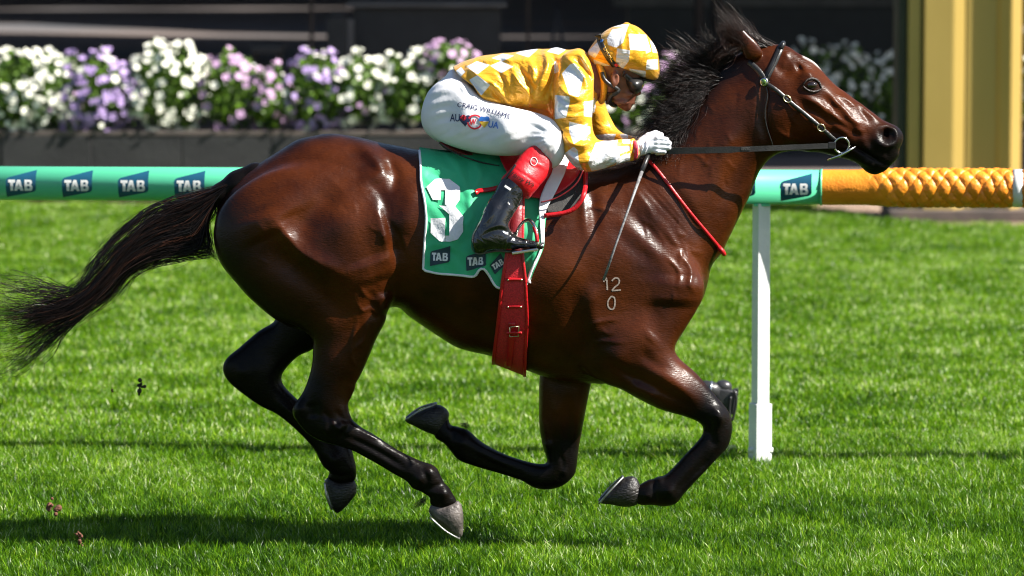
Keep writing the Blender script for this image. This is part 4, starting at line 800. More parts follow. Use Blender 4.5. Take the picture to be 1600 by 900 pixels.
# a few strands that curl back against the buttock
tt = band([(345,285),(330,300),(300,330),(296,362),(318,392),(345,408)], [(360,290),(343,310),(335,335),(322,365),(332,395),(350,412)], 160, 0, .03, (0, .1), (.6, .9), .012, 12, 11); tail.append(tt)
cv = np.concatenate(tail); ts = np.clip(np.concatenate(TINT) + rng.normal(0, .05, len(cv)), 0, .85)
hair_mesh('tail', cv, rng.uniform(.0008, .0021, len(cv)), ts, horse)
v = Vox(-1.25, -.9, -.12, .12, 1.2, 1.6, .006); v.chain([tuple(at(x, y, 0)) for x, y in ((400,275),(372,288),(345,304),(312,322),(275,345))], [.055, .05, .04, .03, .014], .03)
me, _, _ = v.mesh('dock'); attr(me, 'dark', np.ones(len(me.vertices))); attr(me, 'gloss', np.ones(len(me.vertices)) * .3); link('dock', me, m_coat, horse)
def tufts(roots, guides, n, spread, wob, ys, wr, tint, seed=2, name='mane', jit=9):
    """roots: polyline; guides: for each root vertex a list of offsets (px) describing the strand"""
    g = np.random.default_rng(seed); R = np.array(roots, float); K = np.array(guides, float)      # (r, q, 2)
    u = g.uniform(0, len(R) - 1.001, n); cl = g.uniform(0, len(R) - 1, int(n / 34)); pick = cl[g.integers(0, len(cl), n)]
    u = np.clip(.12 * u + .88 * (pick + g.normal(0, .05, n)), 0, len(R) - 1.001); i = u.astype(int); f = (u - i)[:, None]
    r = R[i] * (1 - f) + R[i + 1] * f; gg = K[i] * (1 - f[..., None]) + K[i + 1] * f[..., None]
    ck = np.random.default_rng(seed + 4).normal(0, 1, (len(cl), 2)); ci = np.array([np.argmin(abs(cl - p)) for p in pick])
    sc = g.uniform(.55, 1.12, n)[:, None, None] * (1 + .15 * ck[ci][:, None, :1]); ang = g.normal(0, spread * .38, n) * (1 + 2.2 * (g.uniform(size=n) < .1)) + ck[ci][:, 1] * spread * 1.15
    ca, sa = np.cos(ang)[:, None], np.sin(ang)[:, None]; gx = gg[..., 0] * sc[..., 0]; gz = gg[..., 1] * sc[..., 0]
    off = np.stack([gx * ca - gz * sa, gx * sa + gz * ca], -1)
    P = np.concatenate([np.zeros((n, 1, 2)), off], 1) + r[:, None, :] + g.normal(0, 1, (n, 1, 2)) * jit * .27
    cw = np.random.default_rng(seed + 6).normal(0, 1, (len(cl), 3, 2))[ci]; P[:, 1:] += cw[:, :P.shape[1] - 1] * np.array([2.5, 5, 7])[None, :P.shape[1] - 1, None] * spread * 4
    q = P.shape[1]; m = 14; tt_ = np.linspace(0, q - 1, m); ii = np.minimum(tt_.astype(int), q - 2); ff = (tt_ - ii)[None, :, None]
    a, b = P[:, ii], P[:, ii + 1]; Pm = a * (1 - ff) + b * ff
    for _ in range(2): Pm[:, 1:-1] = (Pm[:, :-2] + Pm[:, 2:] + 2 * Pm[:, 1:-1]) / 4
    W_ = atn(Pm.reshape(-1, 2), 0).reshape(n, m, 2); y0 = g.uniform(ys[0], ys[1], n)[:, None]; t = np.linspace(0, 1, m)[None]
    out = np.stack([W_[..., 0], y0 * (.4 + .9 * t) * np.ones((n, m)), W_[..., 1]], -1) + wave(n, m, wob)
    return out, g.uniform(*wr, n), np.clip(g.normal(tint, .12, n), 0, .8)
parts_ = []
crest = [(1152,92),(1128,104),(1106,126),(1086,158),(1070,188),(1052,212)]
parts_.append(tufts(crest, [[(-10,-6),(-22,-10),(-34,-10)],[(-14,-16),(-30,-30),(-46,-34)],[(-22,-18),(-40,-32),(-60,-30)],[(-26,-14),(-46,-20),(-70,-22)],[(-24,-6),(-44,-6),(-66,4)],[(-18,6),(-32,18),(-40,40)]], 3600, .22, .006, (-.045, .05), (.0007, .0016), .05, 2))
parts_.append(tufts([(1140,112),(1112,140),(1090,175),(1072,205),(1056,228)], [[(-20,-6),(-44,-16),(-62,-18)],[(-26,4),(-50,10),(-70,22)],[(-20,14),(-38,32),(-56,50)],[(-14,18),(-26,36),(-40,56)],[(-12,12),(-30,26),(-52,40)]], 2600, .25, .007, (-.09, -.03), (.0007, .0016), .03, 5))
parts_.append(tufts([(1062,232),(1030,250),(990,258),(950,262),(916,262)], [[(-16,10),(-36,22),(-54,34)],[(-16,8),(-36,16),(-52,26)],[(-14,5),(-30,12),(-44,20)],[(-12,5),(-26,12),(-38,18)],[(-10,4),(-20,8),(-30,14)]], 1800, .2, .006, (-.09, .02), (.0006, .0013), .04, 8))
parts_.append(tufts([(1142,100),(1120,112),(1098,136),(1080,165)], [[(-14,-10),(-24,-22),(-34,-30)]] * 4, 700, .5, .01, (-.03, .03), (.0006, .0012), .05, 12))
hair_mesh('mane', np.concatenate([p[0] for p in parts_]), np.concatenate([p[1] for p in parts_]), np.concatenate([p[2] for p in parts_]), horse)
parts_ = [tufts([(1216,72),(1206,74),(1196,80),(1186,88)], [[(-34,-14),(-62,-34),(-76,-52)],[(-30,-12),(-56,-34),(-72,-56)],[(-26,-14),(-48,-34),(-66,-46)],[(-22,-12),(-44,-28),(-70,-26)]], 520, .09, .006, (-.05, .03), (.0006, .0013), .12, 21),
          tufts([(1172,64),(1154,50),(1142,36)], [[(-20,6),(-40,12),(-58,6)],[(-12,14),(-24,30),(-32,44)],[(-8,-6),(-12,-12),(-14,-16)]], 260, .3, .01, (-.10, -.03), (.0005, .001), .35, 23), tufts([(1190,80),(1178,76),(1164,72),(1152,66)], [[(-24,-10),(-40,-24),(-52,-38)],[(-20,-10),(-34,-24),(-42,-40)],[(-14,-12),(-24,-26),(-30,-38)],[(-10,-12),(-16,-24),(-20,-32)]], 420, .16, .004, (-.10, -.05), (.0006, .0012), .1, 24)]
hair_mesh('forelock', np.concatenate([p[0] for p in parts_]), np.concatenate([p[1] for p in parts_]), np.concatenate([p[2] for p in parts_]), horse)
# short fetlock tufts
tf = [tufts([(655,768),(668,776)], [[(-6,8),(-9,14)]] * 2, 60, .3, .002, (-.15, -.13), (.0005, .001), 0, 31), tufts([(725,672),(735,676)], [[(-10,-6),(-16,-12)]] * 2, 60, .3, .002, (.13, .16), (.0005, .001), 0, 32), tufts([(1012,752),(1006,760)], [[(-10,0),(-16,2)]] * 2, 60, .3, .002, (-.15, -.13), (.0005, .001), 0, 33)]
for a_, b_, c_ in tf:
    a_[..., 1] = np.where(a_[..., 1] < 0, -.15, .15) + rng.normal(0, .012, a_.shape[:1])[:, None]; hair_mesh('fetlock_hair', a_, b_, c_, horse)
# freeze brand: short white hair marks
m_brand = noise_mat('brand_white_hair', (.20, .15, .12), (.36, .30, .26), 160, .7, .3)
def strip(name, pts, w, m, parent, bvh, off=.0025, n=None, thick=.0, upv=None, default=-.3, lift=None):
    """ribbon of width w (m) laid on a surface along photo points"""
    P = catmull(pts, 6) if len(pts) > 2 else resample(pts, 12)
    c = [hit(bvh, x, y, off, default=default) for x, y in P]; pos = np.array([tuple(p) for p, _ in c]); nor = np.array([tuple(q) for _, q in c])
    for _ in range(3): pos[1:-1] = (pos[:-2] + pos[2:] + 2 * pos[1:-1]) / 4; nor[1:-1] = (nor[:-2] + nor[2:] + 2 * nor[1:-1]) / 4
    if lift: pos[:, 1] -= lift
    bm = bmesh.new(); rows = []
    T = np.gradient(pos, axis=0)
    for p, t, q in zip(pos, T, nor):
        p, t, q = Vector(p), Vector(t).normalized(), Vector(q).normalized(); s_ = t.cross(q).normalized(); q = s_.cross(t)
        if thick: rows.append([bm.verts.new(p + s_ * a * w / 2 + q * b * thick) for a, b in ((-1, 0), (-.9, 1), (.9, 1), (1, 0))])
        else: rows.append([bm.verts.new(p + s_ * a * w / 2) for a in (-1, 1)])
    for a, b in zip(rows[:-1], rows[1:]):
        k = len(a)
        for i in range(k if thick else k - 1): bm.faces.new((a[i], a[(i + 1) % k], b[(i + 1) % k], b[i]))
    if thick: bm.faces.new(rows[0]); bm.faces.new(rows[-1][::-1])
    return bm_obj(name, bm, m, parent, True)
brand = [[(948,437),(949,453)],[(943,440),(948,434)],[(956,439),(961,434),(967,436),(967,443),(960,449),(956,454)],[(956,454),(970,453)],[(955,463),(950,470),(950,478),(954,483),(959,482),(961,474),(960,465),(955,463)]]
for pts in brand: strip('freeze_brand', pts, .0058, m_brand, horse, H_BVH, .0012)
# ------------------------------------------------------------------ tack
m_redl = noise_mat('red_patent_leather', (.52, .007, .014), (.42, .006, .011), 12, .4, .2, 80, spec=.4, Coat_Weight=.12)
m_redw = noise_mat('red_webbing', (.68, .02, .035), (.45, .012, .022), 160, .55, .6, 220, bdist=.003)
m_dred = noise_mat('dark_red_leather', (.22, .012, .016), (.16, .01, .012), 14, .34, .2, 90, Coat_Weight=.2)
m_blkl = noise_mat('black_leather', (.010, .010, .011), (.020, .019, .019), 30, .36, .3, 160, bdist=.003)
m_felt = noise_mat('charcoal_felt', (.028, .028, .028), (.045, .043, .04), 60, .9, .3, 200)
m_cloth = noise_mat('green_number_cloth', (.035, .46, .21), (.028, .40, .18), 5, .62, .35, 26, bdist=.006)
m_wcl = noise_mat('white_cotton', (.80, .80, .82), (.72, .72, .76), 10, .75, .3, 60)
m_steel = mat('polished_steel', (.62, .62, .60), .18, 1.); m_brass = mat('brass_fitting', (.55, .50, .30), .25, .9)
m_lnavy = noise_mat('printed_navy', (.012, .045, .07), (.01, .035, .055), 20, .6, 0)
def coons(top, bot, left, right, n, m):
    top, bot, left, right = [resample(catmull(p, 6), k) for p, k in ((top, n), (bot, n), (left, m), (right, m))]
    s_ = np.linspace(0, 1, n)[None, :, None]; t = np.linspace(0, 1, m)[:, None, None]
    return (1 - t) * top[None] + t * bot[None] + (1 - s_) * left[:, None] + s_ * right[:, None] - ((1 - s_) * (1 - t) * top[0] + s_ * (1 - t) * top[-1] + (1 - s_) * t * bot[0] + s_ * t * bot[-1])
def grid_faces(m, n, off=0):
    i = np.arange(m - 1)[:, None] * n + np.arange(n - 1)[None] + off; return np.stack([i, i + 1, i + n + 1, i + n], -1).reshape(-1, 4)
def drape(G, bvh, off, hang=True, top_y=None):
    m, n, _ = G.shape; P = np.zeros((m, n, 3))
    for i in range(m):
        for j in range(n):
            p, q = hit(bvh, G[i, j, 0], G[i, j, 1], off, default=-.12 if i else -.03); P[i, j] = p
    if hang: P[:, :, 1] = np.minimum.accumulate(P[:, :, 1], 0)
    for _ in range(3): P[1:-1, 1:-1] = (P[:-2, 1:-1] + P[2:, 1:-1] + P[1:-1, :-2] + P[1:-1, 2:]) / 4
    return P
def slab(name, P, thick, m, parent, smooth=True):
    a, b, _ = P.shape; du = np.gradient(P, axis=1); dv = np.gradient(P, axis=0); N = np.cross(du, dv); N /= np.linalg.norm(N, axis=2, keepdims=True) + 1e-9
    if N[..., 1].mean() > 0: N = -N
    V = np.concatenate([P.reshape(-1, 3), (P + N * thick).reshape(-1, 3)]); n = a * b; F = [grid_faces(a, b), grid_faces(a, b, n)]
    idx = np.arange(n).reshape(a, b); rim = np.concatenate([idx[0], idx[1:, -1], idx[-1, :-1][::-1], idx[1:-1, 0][::-1]]); r2 = np.roll(rim, -1)
    F.append(np.stack([rim, r2, r2 + n, rim + n], 1)); me = mesh_np(name, V, np.concatenate(F)); bm = bmesh.new(); bm.from_mesh(me); bmesh.ops.recalc_face_normals(bm, faces=bm.faces); bm.to_mesh(me); bm.free()
    o = link(name, me, m, parent); return o, BVHTree.FromPolygons([tuple(v) for v in V], [tuple(int(k) for k in f) for f in np.concatenate(F)])
def decal(name, bm, bvh, m, parent, off=.0015, step=3., default=-.3):
    """flat print given in photo px (x right, y down) laid on a surface"""
    slice_bm(bm, step, (0, 1))
    for v in bm.verts: v.co = hit(bvh, v.co.x, v.co.y, off, default=default)[0]
    return bm_obj(name, bm, m, parent, True)
def text_px(body, cx, cy, w, h, ang=0., offset=0., slant=0., warp=None):
    bm = text_geo(body, 1, offset, slant); recenter(bm, w, h); c, s_ = math.cos(ang), math.sin(ang)
    for v in bm.verts:
        x, y = v.co.x, v.co.y
        if warp: y += warp(x)
        v.co = Vector((cx + x * c + y * s_, cy + x * s_ - y * c, 0))
    return bm
# saddle cloth
sc_ = empty('saddle_cloth', at(760, 300, -.3), 'green saddle cloth with white 3 and white border under the saddle', 'saddle cloth')
topc = [(655,234),(690,240),(730,243),(780,246),(830,250),(889,259)]
botc = [(662,421),(687,426),(722,429),(741,431),(749,421),(756,419),(764,429),(778,448),(800,444),(827,442)]
lefc = [(655,234),(657,262),(658,289),(664,320),(666,345),(664,378),(662,421)]
rigc = [(889,259),(878,290),(864,315),(853,342),(851,366),(849,388),(838,414),(827,442)]
G = coons(topc, botc, lefc, rigc, 90, 84); P = drape(G, H_BVH, .009)
SX, SZ = G[..., 0], G[..., 1]
folds = [(12,7,[(744,446),(753,424),(762,405),(772,385)]),(-9,7,[(740,440),(743,420),(752,400)]),(8,6,[(700,245),(715,262),(722,285),(735,310)]),(7,6,[(742,255),(750,275),(738,300)]),(-6,6,[(730,258),(733,280),(745,300)]),(6,5,[(670,262),(690,262),(708,272)]),(-5,5,[(670,275),(690,280),(706,292)]),(5,5,[(733,318),(738,336),(730,350)]),(5,7,[(845,440),(838,410),(842,380)]),(6,6,[(830,430),(835,400)]),(-4,8,[(700,395),(720,385),(735,370)]),(4,6,[(672,385),(690,380),(712,390)])]
wr = np.zeros(SX.shape)
for a_, w_, L_ in folds:
    q_ = catmull(L_, 3); wr += a_ * .0013 * np.exp(-(seg_dist(SX, SZ, q_[:-1], q_[1:]) / w_) ** 2)
wr += .003 * np.sin(SX * .11 + SZ * .05) * np.clip((SZ - 300) / 100, 0, 1) + .0016 * np.sin(SX * .21 - SZ * .16)
P[..., 1] -= wr + .002; P[0, :, 1] = np.minimum(P[0, :, 1], -.03)
cl_o, C_BVH = slab('cloth', P, .0022, m_cloth, sc_)
Pm = P.copy(); Pm[..., 1] *= -1; slab('cloth', Pm, .0022, m_cloth, sc_)
bm = bmesh.new(); nt = P.shape[0]; tube(bm, [Vector(v) for v in P[2::2, 0]] + [Vector(v) for v in P[-1, 2::2]], .0052, 8); bm_obj('border', bm, m_wcl, sc_, True)
def rib(name, G2, off, thick, m, parent, bvh): Pq = drape(G2, bvh, off, False); return slab(name, Pq, thick, m, parent)
G2 = coons([(872,252),(889,259)], [(823,440),(828,443)], [(872,252),(858,290),(846,318),(844,345),(846,366),(844,388),(833,413),(823,440)], [(891,260),(880,288),(866,314),(854,342),(852,366),(850,388),(839,414),(828,443)], 6, 44)
rib('border', G2, .003, .004, m_wcl, sc_, C_BVH)
for q_ in ([(666,293),(680,281),(689,280.5),(689,313),(676,313)], [(689,280.5),(695.5,280.3),(695.5,298),(689,298)], [(695.5,280.3),(702,280),(719,293),(719,313),(711,323),(700,323),(695.5,320)],
           [(686,321.5),(711,323),(702.5,335)], [(673,341),(696,341),(696,378),(688,378),(673,364)], [(696,368),(702.5,368),(702.5,378),(696,378)], [(702.5,335),(711,323),(724,339),(724,362),(715,374),(702.5,378)]):
    decal('number', poly_bm([q_]), C_BVH, m_wcl, sc_, .0055, 2)
for (cx, cy, an, ww) in ((688,400,.02,31),(744,407,-.03,31),(778,412,-.55,24)):
    ca, sa = math.cos(an), math.sin(an); k = ww / 48; fx = lambda x, y: (cx + ((x - 24) * k) * ca + (-y * k * 1.05 + 0) * -sa * -1 * -1, cy + ((x - 24) * k) * sa + (-(y - 1) * k * 1.15) * ca)
    lo = decal('logo', poly_bm([[fx(x, y) for x, y in shape]]), C_BVH, m_lnavy, sc_, .003)
    decal('lettering', poly_bm([[fx(x + 4, y - 9) for x, y in Pp] for Pp in tab_letters(39, 17)]), C_BVH, m_wcl, lo, .0042)
# saddle
sad = empty('saddle', at(800, 245, 0), 'small red racing saddle with black pad and red girth', 'saddle')
me, SV, SQ = small([(685,221),(700,222),(727,233),(758,241),(790,246),(835,246),(880,243),(900,246),(905,256),(880,262),(830,262),(780,260),(750,253),(724,245),(700,235),(688,227)], 0., 4.6, .006, smooth=True, width=.3); link('seat', me, m_dred, sad)
bm = bmesh.new(); tube(bm, [at(x, y, -.135) for x, y in catmull([(686,223),(700,233),(724,244.5),(750,253),(780,259.5)], 5)], .0028, 6); bm_obj('piping', bm, m_felt, sad, True)
def patch_on(name, L, R, off, thick, m, parent, bvh=None, n=26, mm=26, hang=True):
    return slab(name, drape(coons([L[0], R[0]], [L[-1], R[-1]], L, R, n, mm), bvh or H_BVH, off, hang), thick, m, parent)
_, B1 = patch_on('pad', [(833,256),(836,300),(848,335)], [(915,268),(913,298),(902,319),(886,331),(864,335)], .020, .006, m_felt, sad)
strip('pad_border', [(915,266),(914,298),(904,319),(886,332),(850,337)], .019, m_redl, sad, B1, .002, thick=.006)
_, B2 = patch_on('flap', [(776,240),(782,262),(798,288),(815,312)], [(912,262),(903,283),(888,298),(866,311),(842,316)], .032, .006, m_redl, sad)
strip('piping', [(911,266),(902,285),(887,299),(866,311),(845,316)], .006, m_dred, sad, B2, .001, thick=.003)
strip('strap', [(740,303),(750,301),(770,298),(792,292)], .020, m_redl, sad, C_BVH, .012, thick=.005)
slab('border', drape(coons([(866,256),(890,257)], [(845,384),(850,384)], [(866,256),(861,280),(851,297),(843,315),(840.5,332),(842,350),(845,384)], [(890,257),(882,280),(873,297),(863,315),(853,332),(850,350),(850,384)], 8, 30), H_BVH, .043), .003, m_wcl, sc_)
# girth, a closed loop round the barrel
zc = at(800, 415, 0).z
def girth(name, ys, xl, xr, off, thick, m):
    yy = np.array(ys, float); rows = []
    a0 = math.radians(62); a1 = math.radians(-242)
    for th in np.linspace(a0, a1, 96):
        row = []
        for s_ in np.linspace(0, 1, 9):
            for it in range(1):
                zz = None
            d = Vector((0, -math.cos(th), math.sin(th))); x_ = at(800, 400, -.3).x
            h0 = H_BVH.ray_cast(Vector((x_, 0, zc)), d, 2)[0]
            if h0 is None: h0 = Vector((x_, 0, zc)) + d * .3
            v = h0 - Vector((0, CAM_Y, CAM_Z)); py = 450 + FPX * (-(v.z * cp + v.y * sp)) / (v.y * cp - v.z * sp)
            pl, pr = np.interp(py, yy, xl), np.interp(py, yy, xr); xx = at(pl + (pr - pl) * s_, py, h0.y).x if h0.y < 0 else at(pl + (pr - pl) * s_, py, -h0.y).x
            o_ = Vector((xx, 0, zc)); h1, n1, *_r = H_BVH.ray_cast(o_, d, 2)
            if h1 is None: h1 = o_ + d * .3
            row.append(h1 + d * off)
        rows.append(row)
    P_ = np.array([[tuple(p) for p in r] for r in rows])
    for _ in range(2): P_[1:-1] = (P_[:-2] + P_[2:] + 2 * P_[1:-1]) / 4
    return P_
Pg = girth('girth', [240,300,396,436,489,556,640], [800,799,792,785,779,771,768], [818,818,816,821,824,820,818], .023, .006, m_redw)
def slab_c(name, P, thick, m, parent):
    C0 = np.array([0, 0, zc]); D = P - C0; D[..., 0] = 0; D /= np.linalg.norm(D, axis=2, keepdims=True); a, b, _ = P.shape; n = a * b
    V = np.concatenate([P.reshape(-1, 3), (P + D * thick).reshape(-1, 3)]); idx = np.arange(n).reshape(a, b); rim = np.concatenate([idx[0], idx[1:, -1], idx[-1, :-1][::-1], idx[1:-1, 0][::-1]]); r2 = np.roll(rim, -1)
    F = np.concatenate([grid_faces(a, b), grid_faces(a, b, n), np.stack([rim, r2, r2 + n, rim + n], 1)]); me = mesh_np(name, V, F); bm = bmesh.new(); bm.from_mesh(me); bmesh.ops.recalc_face_normals(bm, faces=bm.faces); bm.to_mesh(me); bm.free()
    return link(name, me, m, parent), BVHTree.FromPolygons([tuple(v) for v in V], [tuple(int(k) for k in f) for f in F])
go_, G_BVH = slab_c('girth', Pg, .006, m_redw, sad)
for sd in (0, -1): slab_c('girth_edge', np.stack([Pg[:, sd] + np.array([dx, 0, 0]) for dx in (-.006, 0, .006)], 1) if sd == 0 else np.stack([Pg[:, sd] + np.array([dx, 0, 0]) for dx in (-.006, 0, .006)], 1), .0095, m_redl, sad)
for y_ in (437, 479): strip('keeper', [(792, y_), (804, y_ - .5), (816, y_)], .012, m_redl, sad, G_BVH, .001, thick=.006)
for x_, y_ in ((793.5,437),(815,437),(794,479),(814,479),(798,517),(813,517)):
    p_, n_ = hit(G_BVH, x_, y_, .006); bm = bmesh.new(); bmesh.ops.create_uvsphere(bm, u_segments=10, v_segments=8, radius=.0042, matrix=Matrix.Translation(p_)); bm_obj('stud', bm, m_brass, sad, True)
strip('girth_strap', [(800,503),(799,530),(797,550),(794,572)], .028, m_redl, sad, G_BVH, .002, thick=.006, default=-.2)
strip('keeper', [(792,518),(804,517),(816,518)], .012, m_redl, sad, G_BVH, .010, thick=.006)
bk = [hit(G_BVH, x, y, .014)[0] for x, y in ((797,508),(811,507),(811,522),(797,523),(797,508))]; bm = bmesh.new(); tube(bm, bk, .0024, 6); bm_obj('buckle', bm, m_brass, sad, True)
strip('stirrup_leather', [(808,290),(806,330),(805,365),(806,396)], .050, m_dred, sad, H_BVH, .034, thick=.004)
# stirrup iron
st_pts = [((801,390),-.315),((806,368),-.32),((813,352),-.335),((824,343.5),-.36),((833,349),-.39),((838.5,364),-.415),((841,384),-.42)]
bm = bmesh.new(); tube(bm, [Vector(p) for p in catmull([tuple(at(x, y, yy)) for (x, y), yy in st_pts], 5)], .0062, 8); so_ = bm_obj('stirrup_iron', bm, m_steel, sad, True)
bm = bmesh.new(); A, B = at(800, 392.5, -.365), at(840, 386.5, -.365); d_ = (B - A); box(bm, (A + B) / 2 + Vector((0, 0, -.004)), (d_.length, .11, .012), Matrix.Rotation(-math.atan2(d_.z, d_.x), 3, 'Y'), .003); bm_obj('tread', bm, m_steel, so_)
bm = bmesh.new(); tube(bm, [Vector(p) for p in catmull([tuple(at(x, y, yy)) for (x, y), yy in (((834.5,355),-.399),((838,366),-.42),((839.5,378),-.424))], 4)], .0078, 8); bm_obj('elastic', bm, m_redl, so_, True)
# neck strap
ns = empty('neck_strap', at(1080, 330, -.15), 'thin red strap round the base of the horse neck', 'strap')
strip('band', [(1014,252),(1030,270),(1060,309),(1095,352),(1124,388)], .0135, m_redl, ns, H_BVH, .004, thick=.006)
bm = bmesh.new(); p_, n_ = hit(H_BVH, 1122, 386, .008); tube(bm, [p_ + Vector((-.004, 0, .004)), at(1129, 393, p_.y), at(1131.5, 397, p_.y + .01), at(1131, 397, .0)], [.009, .010, .009, .007], 8); bm_obj('loop', bm, m_redl, ns, True)
# bridle
br = empty('bridle', at(1230, 160, -.1), 'black leather bridle with bit ring and long rein on the racehorse', 'bridle')
strip('headpiece', [(1221,72),(1216,84),(1207,103),(1199,120),(1195,130)], .026, m_blkl, br, H_BVH, .004, thick=.005)
strip('stitching', [(1221.5,75),(1216,87),(1207.5,105),(1200,121)], .004, m_felt, br, H_BVH, .0095, thick=.002)
bm = bmesh.new(); tube(bm, [hit(H_BVH, 1221, 74, .006)[0], at(1224, 67.5, -.02), at(1224, 67.5, .02), hit(H_BVH, 1221, 74, .006)[0] * 1 + Vector((0, .0, 0))], .009, 8)
bm.clear(); P_ = catmull([tuple(hit(H_BVH, 1220, 77, .006)[0]), tuple(at(1223, 69.5, -.035)), tuple(at(1224, 67.5, 0)), tuple(at(1223, 69.5, .035)), tuple(at(1220, 77, .06))], 4); tube(bm, [Vector(p) for p in P_], .0105, 8); bm_obj('crown', bm, m_blkl, br, True)
strip('browband', [(1197,128),(1190,116),(1180,105),(1170,97)], .022, m_blkl, br, H_BVH, .004, thick=.005)
strip('cheekpiece', [(1196,129),(1213,141),(1230,156),(1252,174),(1275,193),(1296,211),(1306,219)], .017, m_blkl, br, H_BVH, .006, thick=.005)
strip('throatlash', [(1198,134),(1201,150),(1197,172),(1199,195),(1205,218),(1207,226)], .005, m_blkl, br, H_BVH, .007, thick=.003)
p_, n_ = hit(H_BVH, 1196, 128, .012); t1 = n_.cross(Vector((0, 0, 1))).normalized(); t2 = n_.cross(t1)
bm = bmesh.new(); tube(bm, [p_, p_ + n_ * .006, p_ + n_ * .009], [.0185, .0185, .012], 20); bo = bm_obj('boss', bm, m_steel, br, True)
m_gem = mat('green_enamel', (.10, .20, .03), .2, .3, Coat_Weight=1.); bm = bmesh.new(); tube(bm, [p_ + n_ * .008, p_ + n_ * .012], [.0125, .008], 20); bm_obj('enamel', bm, m_gem, bo, True)
def ring_on(name, px, py, r, rt, m, parent, off=.012, sq=(1, 1), bvh=H_BVH, ang=0):
    p, n = hit(bvh, px, py, off); a = (Vector((math.cos(ang), 0, -math.sin(ang))) - n * n.dot(Vector((math.cos(ang), 0, -math.sin(ang))))).normalized(); b = n.cross(a)
    bm = bmesh.new(); tube(bm, [p + a * (r * sq[0] * math.cos(2 * PI * k / 24)) + b * (r * sq[1] * math.sin(2 * PI * k / 24)) for k in range(25)], rt, 8, False); return bm_obj(name, bm, m, parent, True)
ring_on('buckle', 1229, 155, .0165, .0026, m_brass, br, .012, (1, .75), ang=.7); ring_on('buckle', 1282, 199, .0165, .0026, m_brass, br, .012, (1, .8), ang=.7)
ring_on('bit_ring', 1314, 225.5, .030, .0042, m_steel, br, .016, (1, 1.05))
pb = hit(H_BVH, 1314, 226, .02)[0].y
bm = bmesh.new(); tube(bm, [at(1292, 250, pb - .01), at(1312, 243, pb - .012), at(1325, 236, pb - .008), at(1337, 229, pb)], [.0045, .0055, .0055, .004], 8); bm_obj('bit_bar', bm, m_steel, br, True)
RE = [(1300,227.5,pb - .006),(1250,229.5,-.125),(1180,232.5,-.168),(1110,234.5,-.178),(1060,235.5,-.165),(1036,236,-.142)]
Pr = catmull([tuple(at(*r)) for r in RE], 8); bm = bmesh.new(); rows = []
for i, p in enumerate(Pr):
    p = Vector(p); u = i / (len(Pr) - 1); w = .0105 if u < .5 else .0125; rows.append([bm.verts.new(p + Vector((0, a * .0028, b * w))) for a, b in ((-1, -1), (1, -1), (1, 1), (-1, 1))])
for a, b in zip(rows[:-1], rows[1:]):
    for k in range(4): bm.faces.new((a[k], a[(k + 1) % 4], b[(k + 1) % 4], b[k]))
bm.faces.new(rows[0]); bm.faces.new(rows[-1][::-1]); re_ = bm_obj('rein', bm, m_blkl, br)
bm = bmesh.new(); p0, p1 = at(1158, 233.2, -.178), at(1172, 232.5, -.175); box(bm, (p0 + p1) / 2, ((p1 - p0).length, .006, .012), None, .001); bm_obj('tape', bm, m_felt, re_)
bm = bmesh.new(); A, B = at(1294, 227.6, pb - .008), at(1306, 227, pb - .006); box(bm, (A + B) / 2, ((B - A).length, .012, .028), None, .003); bm_obj('rein_end', bm, m_blkl, re_)
# far rein
bm = bmesh.new(); tube(bm, [at(1305, 228, .06), at(1200, 232, .15), at(1040, 228, .12)], .007, 8); bm_obj('rein', bm, m_blkl, br, True)
# whip
wh = empty('whip', at(1004, 262, -.2), 'black riding whip pointing down along the horse shoulder', 'whip')
wp = [at(1016,236,-.150), at(1009,252,-.185), at(1003,268,-.225), at(985,318,-.315), at(963,380,-.372), at(943,438,-.385)]
bm = bmesh.new(); tube(bm, wp[:3], [.0085, .010, .0095], 10); bm_obj('handle', bm, m_blkl, wh, True)
m_shaft = noise_mat('whip_shaft_grey', (.10, .10, .105), (.22, .22, .225), 90, .35, .2); bm = bmesh.new(); tube(bm, wp[2:], [.0072, .0055, .0046, .0058], 10); bm_obj('shaft', bm, m_shaft, wh, True)
# ------------------------------------------------------------------ the jockey
jk = empty('person', at(800, 240, 0), 'jockey in gold and white checked silks and white breeches crouching over the horse', 'person')
def skin_mat():
    m = noise_mat('tanned_skin', (.21, .08, .046), (.155, .055, .032), 24, .42, .25, 160, bdist=.002, Subsurface_Weight=.08); return m
m_skin = skin_mat()
A_ = lambda x, y, Y: tuple(at(x, y, Y))
